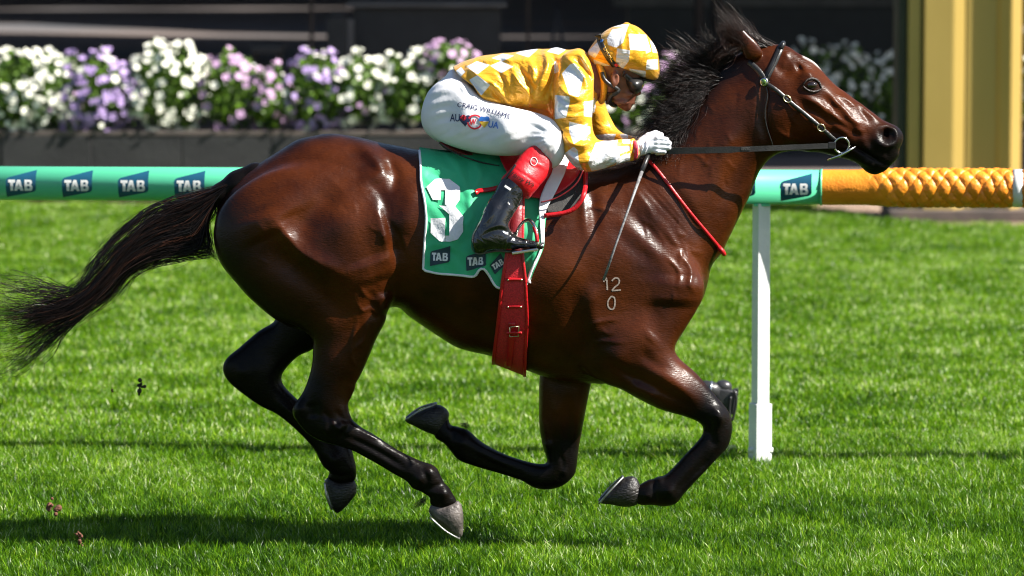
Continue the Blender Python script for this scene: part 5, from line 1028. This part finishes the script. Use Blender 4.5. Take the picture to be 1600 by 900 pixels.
# one continuous body under the clothes
jb = voxpx(630,1070,20,420,-.5,.5,.006)
head_p = [(930,118),(928,92),(940,66),(962,50),(988,50),(1008,68),(1013,96),(1008,112),(1003,120),(999,127),(997,133),(1000,140),(1003,145.5),(1001,148.5),(995,149.5),(993.5,152.5),(993,155.5),(991,157.5),(991.5,160.5),(988.5,164),(987,168),(985,172),(980,174.5),(974,172.5),(966,167),(958,160),(951,152),(942,142)]
HY = -.015
jb.inflate(head_p, HY, [(960,90,1.0),(990,150,.80),(1000,143,.62),(975,165,.8),(950,150,.95)], k=0, n=3)
jb.chain([A_(955,128,HY), A_(925,128,0), A_(900,125,0)], [.062, .066, .08], .03)
jb.chain([A_(895,125,0), A_(800,140,0), A_(735,180,0)], [.12, .09, .085], .03)
for sg in (-1, 1):
    jb.chain([A_(893,115,0), A_(893,120,sg * .16)], [.07, .06], .03); jb.chain([A_(893,120,sg * .16), A_(900,235,sg * .26), A_(985,235,sg * .15)], [.05, .04, .026], .02)
    jb.chain([A_(985,235,sg * .15), A_(1030,225,sg * .12)], [.024, .022], .01)
    for k_ in range(4): jb.chain([A_(1022, 218 + 6 * k_, sg * .135), A_(1038, 219 + 6 * k_, sg * .125), A_(1034, 221 + 6 * k_, sg * .10)], [.007, .0065, .006], .004)
    jb.chain([A_(715,165,sg * .07), A_(852,222,sg * .25), A_(775,350,sg * .365), A_(765,378,sg * .372), A_(825,384,sg * .375)], [.07, .026, .022, .02, .014], .03)
# face: brow, nose wing, cheekbone, lips, ear
for sg in (-1, 1):
    y0 = HY + sg * .035; jb.ball(A_(994,127,y0), (.012, .03, .008), .008); jb.ball(A_(990,137,HY + sg * .042), (.010, .016, .010), .006, True); jb.ball(A_(984,147,HY + sg * .047), (.017, .011, .010), .014)
    jb.ball(A_(996.5,147.5,HY + sg * .011), (.0075, .0075, .006), .004); jb.ball(A_(970,160,HY + sg * .045), (.028, .012, .010), .016)
    ye = HY + sg * .088; jb.ball(A_(961,123,ye), (.018, .012, .030), .006); jb.ball(A_(962,123,ye + sg * .012), (.010, .009, .018), .004, True); jb.ball(A_(959,134,ye), (.009, .008, .010), .005)
    jb.chain([A_(989.5,156,HY + sg * .02), A_(991.5,155.5,HY)], [.005, .006], .004); jb.chain([A_(989,161,HY + sg * .018), A_(990.5,161,HY)], [.005, .0062], .004)
jb.chain([A_(986,158.6,HY - .03), A_(993.5,158.4,HY), A_(986,158.6,HY + .03)], [.0018, .0018, .0018], .004, True)
jm, JV, JQ = jb.mesh('jockey_body'); link('body', jm, m_skin, jk); J_BVH = bvh_of(JV, JQ)
for sg in (-1, 1):
    bm = bmesh.new(); bmesh.ops.create_uvsphere(bm, u_segments=16, v_segments=10, radius=.0115, matrix=Matrix.Translation(at(989.5, 137, HY + sg * .036))); bm_obj('eye', bm, m_eye, jk, True)
m_lip = noise_mat('lips', (.25, .07, .055), (.2, .06, .045), 50, .4, .1)
def garment(name, vox, m, parent, marks=None, relief=None, wsplit=None, it=3):
    if relief is not None:
        R_ = strokes(vox.X2, vox.Z2, relief, -.2); w_ = 1 / (1 + np.exp((vox.y - .04) / .02))
        vox.F -= (R_[:, None, :] * (.25 + .75 * w_)[None, :, None]).astype(np.float32)
    me, V, Q = vox.mesh(name, it)
    if marks is not None:
        sd = np.full(len(V), -1.)
        for poly, Yc, sel in marks:
            ok = sel(V); d = poly_sd(V[:, 0], V[:, 2], atn(poly, Yc)); sd = np.where(ok, np.maximum(sd, d), sd)
        attr(me, 'check', np.clip(.5 + sd / .02, 0, 1))
    o = link(name, me, m, parent); return o, V, Q
def silk(name='gold_and_white_silk'):
    m = mat(name, (.8, .42, .03), .34, .0, .6); b = m.node_tree.nodes['Principled BSDF']; a = nd(m, 'ShaderNodeAttribute', attribute_name='check')
    g = nd(m, 'ShaderNodeMath', operation='GREATER_THAN'); g.inputs[1].default_value = .5; lk(m, a.outputs['Fac'], g.inputs[0])
    r = nd(m, 'ShaderNodeMapRange'); r.inputs[1].default_value = .44; r.inputs[2].default_value = .56; lk(m, a.outputs['Fac'], r.inputs[0])
    mx = nd(m, 'ShaderNodeMix', data_type='RGBA'); mx.inputs[6].default_value = (.80, .38, .010, 1); mx.inputs[7].default_value = (.80, .81, .84, 1); lk(m, r.outputs[0], mx.inputs[0]); lk(m, mx.outputs[2], b.inputs['Base Color'])
    tc = nd(m, 'ShaderNodeTexCoord'); mp = nd(m, 'ShaderNodeMapping'); mp.inputs['Scale'].default_value = (1, 1, 1.7); mp.inputs['Rotation'].default_value = (0, .5, 0); lk(m, tc.outputs['Object'], mp.inputs[0])
    n = nd(m, 'ShaderNodeTexNoise', i_Scale=9., i_Detail=5, i_Distortion=1.6); lk(m, mp.outputs[0], n.inputs['Vector']); bp = nd(m, 'ShaderNodeBump', i_Strength=.55, i_Distance=.022); lk(m, n.outputs[0], bp.inputs['Height'])
    n2 = nd(m, 'ShaderNodeTexNoise', i_Scale=42., i_Detail=3, i_Distortion=1.); lk(m, mp.outputs[0], n2.inputs['Vector']); bp2 = nd(m, 'ShaderNodeBump', i_Strength=.3, i_Distance=.006); lk(m, n2.outputs[0], bp2.inputs['Height']); lk(m, bp.outputs[0], bp2.inputs['Normal'])
    lk(m, bp2.outputs[0], b.inputs['Normal']); b.inputs['Sheen Weight'].default_value = .15; b.inputs['Metallic'].default_value = .22
    return m
m_silk = silk()
# breeches
bv = voxpx(635,905,90,285,-.42,.42,.0055)
bv.inflate([(707,108),(695,120),(676,135),(665,151),(659,172),(660,194),(670,210),(690,222),(740,228),(800,215),(815,185),(790,165),(755,140),(735,115)], 0., 1.12, k=0)
th = [(668,150),(690,128),(722,128),(751,148),(775,160),(807,168),(850,178),(872,192),(882,215),(882,238),(870,257),(852,258),(838,237),(807,241.5),(775,242),(744,239),(713,231.5),(688,222),(670,210),(660,194),(659,172)]
bv.inflate(th, -.14, [(700,180,.82),(800,205,.95),(865,225,.85)], [(690,175,-.075),(740,190,-.115),(810,205,-.20),(868,225,-.265)], k=.03)
bv.inflate(th, .14, .9, [(690,175,.075),(740,190,.115),(810,205,.20),(868,225,.265)], k=.03)
fw = []
for i in range(13):      # creases fanning from the knee and round the seat
    a = math.radians(150 + i * 7); x0, y0 = 874, 214; r0, r1 = 10 + (i % 3) * 5, 34 + (i * 37 % 23)
    fw.append((3.2 if i % 2 else -3.4, 2.4, [(x0 + r0 * math.cos(a), y0 - r0 * math.sin(a) * .9), (x0 + (r0 + r1) / 2 * math.cos(a + .05), y0 - (r0 + r1) / 2 * math.sin(a + .05)), (x0 + r1 * math.cos(a + .14), y0 - r1 * math.sin(a + .14))]))
for i in range(9):
    x = 690 + i * 17; fw.append((2.4 if i % 2 else -2.6, 2.6, [(x + 22, 196 + (i * 13 % 9)), (x + 8, 208 + i % 4), (x - 10, 218 + i % 3)]))
for i in range(7): fw.append((-2.4 if i % 2 else 2.4, 2.4, [(664 + i * 2, 150 + i * 9), (680 + i * 2, 146 + i * 8), (700 + i * 4, 138 + i * 9)]))
fw += [(-5,4,[(735,128),(748,148),(768,160)]),(4,5,[(700,118),(715,130),(728,148)]),(4,4,[(722,118),(736,135)]),(-4,3,[(708,122),(716,136),(724,152)]),(5,6,[(800,178),(840,188),(862,200)]),(-4,4,[(815,190),(845,202),(860,216)])]
m_bre = noise_mat('white_stretch_cloth', (.80, .80, .82), (.74, .74, .78), 6, .6, .4, 34, bdist=.004, Sheen_Weight=.1)
bo_, BV_, BQ_ = garment('breeches', bv, m_bre, jk, None, fw); B_BVH = bvh_of(BV_, BQ_)
# jacket
jv = voxpx(655,1015,55,290,-.42,.42,.005)
tp = [(672,130),(690,112),(710,103),(726,95.5),(754,87),(794,83),(838,76.5),(850,78),(869,74),(887,78),(906,76),(918,84),(928,96),(936,112),(940,130),(938,148),(930,162),(922,178),(905,192),(880,194),(850,182),(825,176.5),(807,174),(780,172),(760,180),(730,182),(700,170),(680,150)]
jv.inflate(tp, 0., [(700,140,1.35),(760,130,1.45),(830,125,1.4),(895,130,1.65),(925,125,1.2)], k=0)
sv = [(872,100),(884,84),(905,79),(922,98),(929,130),(927,160),(925,185),(927,205),(934,217),(950,220),(970,218),(984,219),(993,219),(994,250),(978,254),(962,258),(945,263),(931,266.5),(916,268),(903,263),(893,255),(882,240),(873,220),(866,200),(862,178),(862,150),(865,120)]
jv.inflate(sv, -.21, [(890,110,.95),(895,170,.9),(905,240,.95),(960,240,.92),(990,235,.9)], [(893,105,-.155),(893,170,-.215),(905,240,-.265),(950,240,-.215),(990,235,-.15)], k=.018)
jv.chain([A_(896,112,.12), A_(905,130,.17), A_(934,196,.24), A_(958,222,.20), A_(988,228,.13)], [.085, .078, .055, .045, .038], .02)
# hem: cut away everything left of it
hem = atn([(712,60),(704,104),(711,112),(722,121),(738,133),(752,150),(768,160),(790,168),(820,176),(850,186),(880,200),(880,300),(1100,300),(1100,0),(712,0)], -.1)
jv.F = np.maximum(jv.F, -poly_sd(jv.X2, jv.Z2, hem)[:, None, :].astype(np.float32))
r_ = [(9,6,[(752,118),(775,140),(800,165),(812,172)]),(-8,5,[(760,128),(778,150),(792,165)]),(8,5,[(800,108),(812,130),(826,148),(822,170)]),(-8,5,[(808,104),(822,122),(836,142)]),(9,6,[(850,80),(856,100),(846,125),(836,145)]),(-8,6,[(862,84),(868,105),(860,130),(850,160)]),
 (7,5,[(790,122),(796,142),(806,160)]),(-6,4,[(776,112),(790,130),(798,150)]),(6,5,[(826,95),(834,112),(830,135)]),(8,6,[(750,145),(770,156),(800,166)]),(-6,4,[(735,125),(752,142),(768,154)]),(6,5,[(730,108),(748,120),(765,140)]),
 (-9,5,[(868,100),(864,125),(862,150),(866,185)]),(7,6,[(884,90),(898,100),(912,118),(918,140)]),(-6,5,[(896,92),(912,104),(926,124)]),(7,5,[(905,82),(918,104),(932,128)]),(-6,4,[(926,100),(932,125),(930,150)]),
 (6,5,[(872,130),(885,145),(905,150)]),(-6,4,[(868,142),(885,158),(908,160)]),(6,5,[(870,170),(884,180),(905,178)]),(-6,4,[(872,184),(890,194),(915,190)]),(7,5,[(878,205),(892,222),(915,222),(925,216)]),(-7,5,[(884,222),(898,236),(922,232),(934,222)]),(6,5,[(890,240),(905,250),(925,246),(940,232)]),
 (5,4,[(930,258),(945,246),(955,230)]),(-5,4,[(940,260),(955,248),(964,230)]),(5,4,[(955,256),(968,242),(974,226)]),(-4,3,[(968,254),(978,240),(982,226)]),(4,3,[(975,250),(985,238),(988,224)]),(5,6,[(780,88),(800,96),(830,92)]),(-4,5,[(740,98),(765,104),(790,98)])]
tor = lambda V: ((V[:, 0] < at(866, 0, 0).x) | (V[:, 1] > -.12)) & (V[:, 0] < at(895, 0, 0).x)
slv = lambda V: ~tor(V)
chk = [[(728,105),(745,97),(765,102),(746,116)],[(768,92),(785,86),(803,88),(785,96)],[(766,103),(783,96),(802,104),(783,114)],[(733,125),(746,117),(766,132),(752,149)],[(806,85),(822,80),(842,78),(826,90)],[(855,82),(869,74),(886,79),(873,86)],[(712,112),(720,106),(727,113),(719,121)]]
sck = [[(878,115),(891,100),(897,99),(912,118),(909,130),(904,150),(889,146)],[(862,150),(868,148),(889,149),(890,158),(884,182),(864,186)],[(889,188),(922,197),(922,207),(896,222),(889,204)],[(882,238),(896,226),(902,232),(904,250),(912,267),(892,262)],
 [(930,222),(950,219),(966,219),(962,228),(985,229),(985,236),(968,240),(966,252),(945,263),(924,266),(918,252)],[(972,219),(985,219),(985,226),(974,225)],[(966,244),(985,240),(985,252),(962,258)],[(905,87),(914,98),(922,112),(915,108)],[(912,158),(930,156),(932,184),(912,180)],[(925,172),(931,165),(934,175),(930,185),(925,184)],[(862,100),(870,96),(874,112),(864,118)]]
marks = [(p_, -.15, tor) for p_ in chk] + [(p_, -.22, slv) for p_ in sck]
jo_, JKV, JKQ = garment('jacket', jv, m_silk, jk, marks, [(a_ * 1.9, w_ * .85, p_) for a_, w_, p_ in r_]); JK_BVH = bvh_of(JKV, JKQ)
def ringtube(name, c, ax, r, rt, m, parent, sq=1.):
    ax = Vector(ax).normalized(); a = ax.cross(Vector((0, 1, 0))).normalized(); b = ax.cross(a); bm = bmesh.new(); tube(bm, [Vector(c) + a * r * math.cos(2 * PI * k / 28) + b * r * sq * math.sin(2 * PI * k / 28) for k in range(29)], rt, 8, False); return bm_obj(name, bm, m, parent, True)
m_redcl = noise_mat('red_elastic', (.62, .05, .08), (.5, .03, .05), 60, .6, .4, 120); m_goldc = noise_mat('gold_cuff', (.78, .40, .03), (.85, .75, .5), 40, .5, .4, 90)
for sg in (-1,):
    bm = bmesh.new(); tube(bm, [at(986.5,234.5,-.155), at(990.5,234.3,-.15)], [.0425, .0415], 28); bm_obj('cuff_band', bm, m_redcl, jk, True)
    bm = bmesh.new(); tube(bm, [at(990.6,234.3,-.15), at(993,234,-.149), at(996.5,233.5,-.146)], [.0385, .0405, .033], 28); bm_obj('cuff', bm, m_goldc, jk, True)
bm = bmesh.new(); tube(bm, [at(986.5,228,.14), at(996,227,.13)], [.042, .036], 24); bm_obj('cuff', bm, m_goldc, jk, True)
# collar
bm = bmesh.new(); tube(bm, [Vector(p) for p in catmull([A_(934,96,-.055), A_(940,112,-.082), A_(944,130,-.082), A_(943,150,-.055), A_(940,158,-.01), A_(942,150,.04), A_(942,125,.07), A_(934,100,.05), A_(931,92,0.), A_(934,96,-.055)], 5)], .014, 10, False)
me_ = bpy.data.meshes.new('c'); bm.to_mesh(me_); bm.free(); attr(me_, 'check', np.zeros(len(me_.vertices))); link('collar', me_, m_silk, jk)
# gloves
m_glove = noise_mat('white_glove', (.78, .80, .86), (.70, .72, .80), 30, .62, .4, 90, bdist=.003)
def glove(dx, dy, Yc, sg, nm='glove'):
    c = at(1020 + dx, 226 + dy, Yc); v = Vox(c.x - .10, c.x + .09, Yc - .07, Yc + .07, c.z - .08, c.z + .08, .003); T = lambda x, y, o: A_(x + dx, y + dy, Yc + o * sg)
    v.chain([T(993,234,-.002), T(1004,230,0), T(1013,227,.0)], [.031, .029, .033], .012)
    v.ball(T(1014,226,-.004), (.036, .024, .036), .012); v.ball(T(1024,225,.006), (.024, .026, .036), .010)
    for k, (ky, mx, ty) in enumerate(((215.5,1041,218.5),(222,1045,224),(228.8,1044.5,230.5),(235.5,1038,236.5))):
        r = (.0108, .0112, .0108, .0098)[k]
        v.ball(T(1027,ky,.020), r * 1.12, .006); v.chain([T(1012,ky * .5 + 113,.014), T(1027,ky,.019), T(mx,ty,.012)], [r * 1.0, r * 1.05, r], .0025)
        v.chain([T(mx,ty,.012), T(mx - 1,ty + 2,-.012), T(mx - 12,ty + 3,-.022)], [r, r * .95, r * .85], .0025)
    v.chain([T(1002,220,-.004), T(1013,212.5,-.004), T(1024,208.5,-.002), T(1033,211,.0)], [.014, .0135, .0125, .0108], .004)
    for x_, y_ in ((1033,219.5),(1035,226.5),(1033,233)): v.chain([T(x_ - 12,y_ - .4,.031), T(x_ + 10,y_ + .6,.022)], [.0022, .0022], .003, True)
    for i in range(5): v.chain([T(1000 + i * 3.4,216 + i,.030), T(1001 + i * 3.2,230,.036), T(998 + i * 3.4,243 - i,.028)], [.0022] * 3, .004, i % 2 == 0)
    me, _, _ = v.mesh('glove', 2); return link(nm, me, m_glove, jk)
glove(0, 0, -.150, -1); glove(6, -9, .10, 1)
# boots
m_boot = mat('black_patent_boot', (.006, .006, .007), .1, 0, .6, Coat_Weight=.6, Coat_Roughness=.04)
_b = m_boot.node_tree.nodes['Principled BSDF']; _t = nd(m_boot, 'ShaderNodeTexCoord'); _n = nd(m_boot, 'ShaderNodeTexNoise', i_Scale=11., i_Detail=4, i_Distortion=1.2); lk(m_boot, _t.outputs['Object'], _n.inputs['Vector']); _p = nd(m_boot, 'ShaderNodeBump', i_Strength=.6, i_Distance=.02); lk(m_boot, _n.outputs[0], _p.inputs['Height']); lk(m_boot, _p.outputs[0], _b.inputs['Normal']); lk(m_boot, _p.outputs[0], _b.inputs['Coat Normal'])
boot_p = [(783,282),(772,302),(758,322),(748,345),(739,363),(736,376),(739,391),(746,396),(765,393),(776,390.5),(797,392),(815,388),(835,387),(847,388.5),(850,384.5),(842,378),(828,374),(812,370),(800,362),(796,352),(800,340),(811,322),(820,302),(826,288),(800,270)]
shin_y = [(850,240,-.285),(800,290,-.335),(760,350,-.37),(750,385,-.375),(840,382,-.375)]
tv = voxpx(715,870,250,415,-.47,-.22,.004)
tv.inflate(boot_p, -.36, [(800,300,.78),(770,350,.8),(760,380,.85),(825,382,1.15)], shin_y, k=0)
rl = [(3,3,[(795,352),(783,345),(770,347),(756,356)]),(-4,3,[(797,358),(784,352),(768,354),(752,364)]),(4,3,[(790,368),(800,372),(815,376)]),(-3,2.5,[(798,361),(790,372),(786,384)]),(3,2.5,[(802,364),(794,374),(790,385)]),(3,4,[(776,310),(768,330),(758,345)]),(-3,4,[(790,300),(784,320),(774,338)]),(3,3,[(742,368),(743,385)]),(-3,2,[(740,386),(770,385),(800,386),(835,384)])]
bt, BTV, BTQ = garment('boot', tv, m_boot, jk, None, rl)
tv = voxpx(765,880,210,325,-.42,-.14,.004)
top_p = [(831,228),(845,230),(856,242),(863,258),(858,272),(845,288),(832,303),(823,310),(800,294),(783,281),(792,268),(803,256),(815,241)]
tv.inflate(top_p, -.30, .74, [(850,240,-.285),(800,290,-.335)], k=0)
_, CV_, CQ_ = garment('boot_top', tv, m_redl, jk, None, [(-3,2,[(801,257),(825,272),(845,287)]),(2.5,3,[(815,243),(835,250),(855,262)]),(-3,2,[(800,258),(785,282)])]); CT = bvh_of(CV_, CQ_)
strip('boot_strap', [(806,258),(800,267),(793,276),(787,285)], .010, m_blkl, jk, CT, .002, thick=.003)
m_wht = mat('print_white', (.8, .8, .8), .5)
bm = bmesh.new(); cc = [hit(CT, 834 + 6.2 * math.cos(a) * .8, 252.5 + 6.2 * math.sin(a), .0025)[0] for a in np.linspace(0, 2 * PI, 22)]; tube(bm, cc, .0014, 6, False); bm_obj('crest', bm, m_wht, jk, True)
m_ink = mat('print_black', (.03, .012, .01), .5); m_inkn = mat('print_navy', (.02, .025, .09), .5); m_inkr = mat('print_red', (.65, .02, .04), .5); m_inkb = mat('print_blue', (.03, .16, .55), .5); m_inky = mat('print_yellow', (.8, .5, .04), .5)
decal('lettering', text_px('Harry Wh', 816, 281, 40, 9, .50, .01, .35), CT, m_ink, jk, .002, 2.5)
decal('label', poly_bm([[(790,289),(799,295),(797,298),(788,292)]]), bvh_of(BTV, BTQ), m_wht, jk, .003, 3, -.36)
m_sole = noise_mat('scuffed_sole', (.05, .045, .042), (.12, .11, .10), 30, .6, .4)
bm = bmesh.new(); tube(bm, [Vector(p) for p in catmull([A_(738,374,-.37), A_(738.5,388,-.375), A_(748,396,-.375), A_(775,392,-.375), A_(798,393,-.375), A_(835,388.5,-.375), A_(848,388,-.375)], 4)], .0046, 8); bm_obj('sole', bm, m_sole, jk, True)
# far boot, mostly hidden
tv = voxpx(715,890,210,415,.18,.48,.007); tv.chain([A_(850,245,.28), A_(785,335,.36)], [.065, .045], .02); tv.chain([A_(760,383,.37), A_(835,384,.37)], [.038, .028], .02); tv.chain([A_(785,335,.36), A_(762,378,.37)], [.045, .042], .02); garment('boot', tv, m_boot, jk)
# breeches print
NL = 'CRAIG WILLIAMS'
decal('lettering', text_px(NL, 756, 172.5, 84, 7.5, .235, .0, 0, lambda x: .0012 * x * x * -1 + 1.5), B_BVH, m_inkn, jk, .0022, 3)
decal('lettering', text_px('AU', 711, 184, 15, 12, .02, .01), B_BVH, m_inkn, jk, .0022, 3)
heart = lambda cx, cy, r: [(cx + r * 1.0 * 16 * math.sin(t) ** 3 / 16, cy - r * (13 * math.cos(t) - 5 * math.cos(2 * t) - 2 * math.cos(3 * t) - math.cos(4 * t)) / 15) for t in np.linspace(0, 2 * PI, 22)[:-1]]
decal('print', poly_bm([heart(727, 187.5, 9.5)]), B_BVH, m_inkn, jk, .0022, 3)
decal('print', poly_bm([[(719.5,183),(724,183),(724,179.5),(726,179.5),(726,183),(729,183),(729,185),(726,185),(726,188.5),(724,188.5),(724,185),(719.5,185)]]), B_BVH, m_inkr, jk, .0032, 2)
ringp = [[(742 + r * math.cos(a), 190.5 + r * .95 * math.sin(a)) for a, r in ((a0, 12.2), (a0 + .3, 12.2), (a0 + .3, 9.6), (a0, 9.6))] for a0 in np.arange(-2.6, 2.9, .3)]
decal('print', poly_bm(ringp), B_BVH, m_inkr, jk, .0026, 3)
decal('lettering', text_px('W', 740, 190.5, 11, 9, -.1, .04, .3), B_BVH, m_inkr, jk, .003, 2)
hb = heart(757, 189, 8.8); decal('print', poly_bm([[p for p in hb if p[1] < 190]]), B_BVH, m_inkb, jk, .003, 3); decal('print', poly_bm([[(748.8,190.2),(765,190.2),(757,200)]]), B_BVH, m_inky, jk, .003, 3)
decal('lettering', text_px('UA', 771.5, 195, 16, 10.5, .14, .015), B_BVH, m_inkb, jk, .0022, 3)
# helmet with silk cover
hp = [(983,37.5),(972,38.5),(955,43),(940,53),(928,66),(919,80),(917,90),(921,100),(932,106),(948,110),(966,113),(984,115),(1004,121),(1020,126),(1028,123),(1031,112),(1030,98),(1027,80),(1019,65),(1008,52),(996,42)]
hv = voxpx(900,1050,20,145,-.18,.16,.004)
hv.inflate(hp, HY, 1.36, k=0); hv.ball(A_(979,38,HY), (.013, .013, .008), .006)
hv.F = np.maximum(hv.F, -poly_sd(hv.X2, hv.Z2, atn([(900,0),(1060,0),(1060,128),(1026,127),(1004,122.5),(984,117),(966,114),(948,111.5),(932,108),(915,104)], HY))[:, None, :].astype(np.float32))
hs = [(4,3,[(979,40),(966,50),(950,62),(938,78)]),(4,3,[(980,40),(985,60),(984,85),(980,108)]),(-3,3,[(981,42),(994,56),(1004,76),(1008,100)]),(4,3,[(984,41),(1003,54),(1016,72),(1022,94)]),(-3,3,[(978,42),(970,62),(960,86),(954,104)]),(3,2.5,[(925,100),(945,105),(970,108),(1000,116),(1022,122)]),(-3,2,[(930,92),(950,98),(975,102)]),(3,3,[(975,52),(972,70),(975,84)]),(3,3,[(1000,60),(1005,80)]),(-3,3,[(945,70),(955,80),(968,86)])]
hm_ = [[(948,60),(957,46),(981,43),(973,66),(963,74),(950,70)],[(982,53),(1010,55),(1017,80),(984,77)],[(964,75),(984,78),(982,95),(973,108),(962,96)],[(920,80),(936,64),(941,72),(930,91),(920,86)],[(927,93),(955,103),(953,111),(930,103)],[(1011,93),(1028,93),(1029,109),(1009,109)],[(983,107),(1009,111),(1009,122),(986,117)],[(1016,64),(1022,66),(1028,84),(1020,82)],[(958,43),(970,39),(984,39),(981,43)]]
garment('helmet', hv, m_silk, jk, [(p_, HY - .08, lambda V: V[:, 1] < 9) for p_ in hm_], hs)
hv2 = voxpx(975,1050,105,145,-.13,.11,.003); hv2.inflate([(990,117),(1006,121),(1022,125.5),(1036,127),(1038,130),(1026,131),(1008,127),(990,122)], HY, 4.2, k=0); me, _, _ = hv2.mesh('peak', 2); link('helmet_peak', me, m_blkl, jk)
hmesh = [o for o in jk.children if o.name.startswith('helmet')]
def mesh_bvh(o): me = o.data; return BVHTree.FromPolygons([v.co[:] for v in me.vertices], [p.vertices[:] for p in me.polygons])
HB = mesh_bvh(hmesh[0])
gs = [(934,54),(939,68),(947,84),(956,97),(966,109),(975,116)]
g_ = strip('goggle_strap', gs, .025, m_blkl, jk, HB, .002, thick=.003, default=-.1)
m_ly = mat('print_gold', (.8, .52, .08), .45)
decal('lettering', text_px('SHORE', 951.5, 84.5, 26, 6.6, .98, .02), mesh_bvh(g_), m_ly, jk, .001, 3, -.1)
for cx, cy in ((940.5,64),(963,101.5)): p_, n_ = hit(mesh_bvh(g_), cx, cy, .001, default=-.1); bm = bmesh.new(); tube(bm, [p_, p_ + n_ * .0015], [.0075, .007], 16); bm_obj('badge', bm, m_inkr if cx > 950 else m_inkb, jk)
gg = voxpx(960,1025,102,160,-.15,.13,.0035); gg.inflate([(974,115),(990,118),(1003,121),(1007,126),(1005,136),(999,144),(992,147),(984,143),(977,133),(972,123)], HY, 3.25, k=0); me, GV, GQ = gg.mesh('goggles', 2); link('goggles', me, m_blkl, jk)
gl = voxpx(968,1024,106,158,-.15,.13,.003); gl.inflate([(981,120),(994,121),(1004,124),(1007.5,128),(1005,136),(999,143),(992,145),(985,140),(980,130)], HY, 3.55, k=0); me, _, _ = gl.mesh('lens', 2)
m_lens = mat('green_mirror_lens', (.012, .05, .006), .07, .5, Coat_Weight=1.); link('goggle_lens', me, m_lens, jk)
strip('goggle_strap', [(975,116),(981,121),(987,127)], .020, m_blkl, jk, J_BVH, .010, thick=.004, default=-.08)
bm = bmesh.new(); tube(bm, [Vector(p) for p in catmull([A_(941,113,-.098), A_(943,122,-.104), A_(950,130,-.104), A_(960,136,-.098), A_(966,141,-.090), A_(961,146,-.088), A_(955,149,-.085), A_(952,157,-.07), A_(956,163,-.045), A_(962,165,.0), A_(956,163,.045)], 5)], [.0085] * 20 + [.010] * 31, 8); bm_obj('chin_strap', bm, m_blkl, jk, True)
v = voxpx(932,972,130,178,-.13,.05,.003); v.inflate([(946,142),(957,143),(957,150),(955,161),(948,163.5),(946,157),(948,150)], -.06, 1.3, k=0); me, _, _ = v.mesh('cup', 2); link('chin_cup', me, m_blkl, jk)
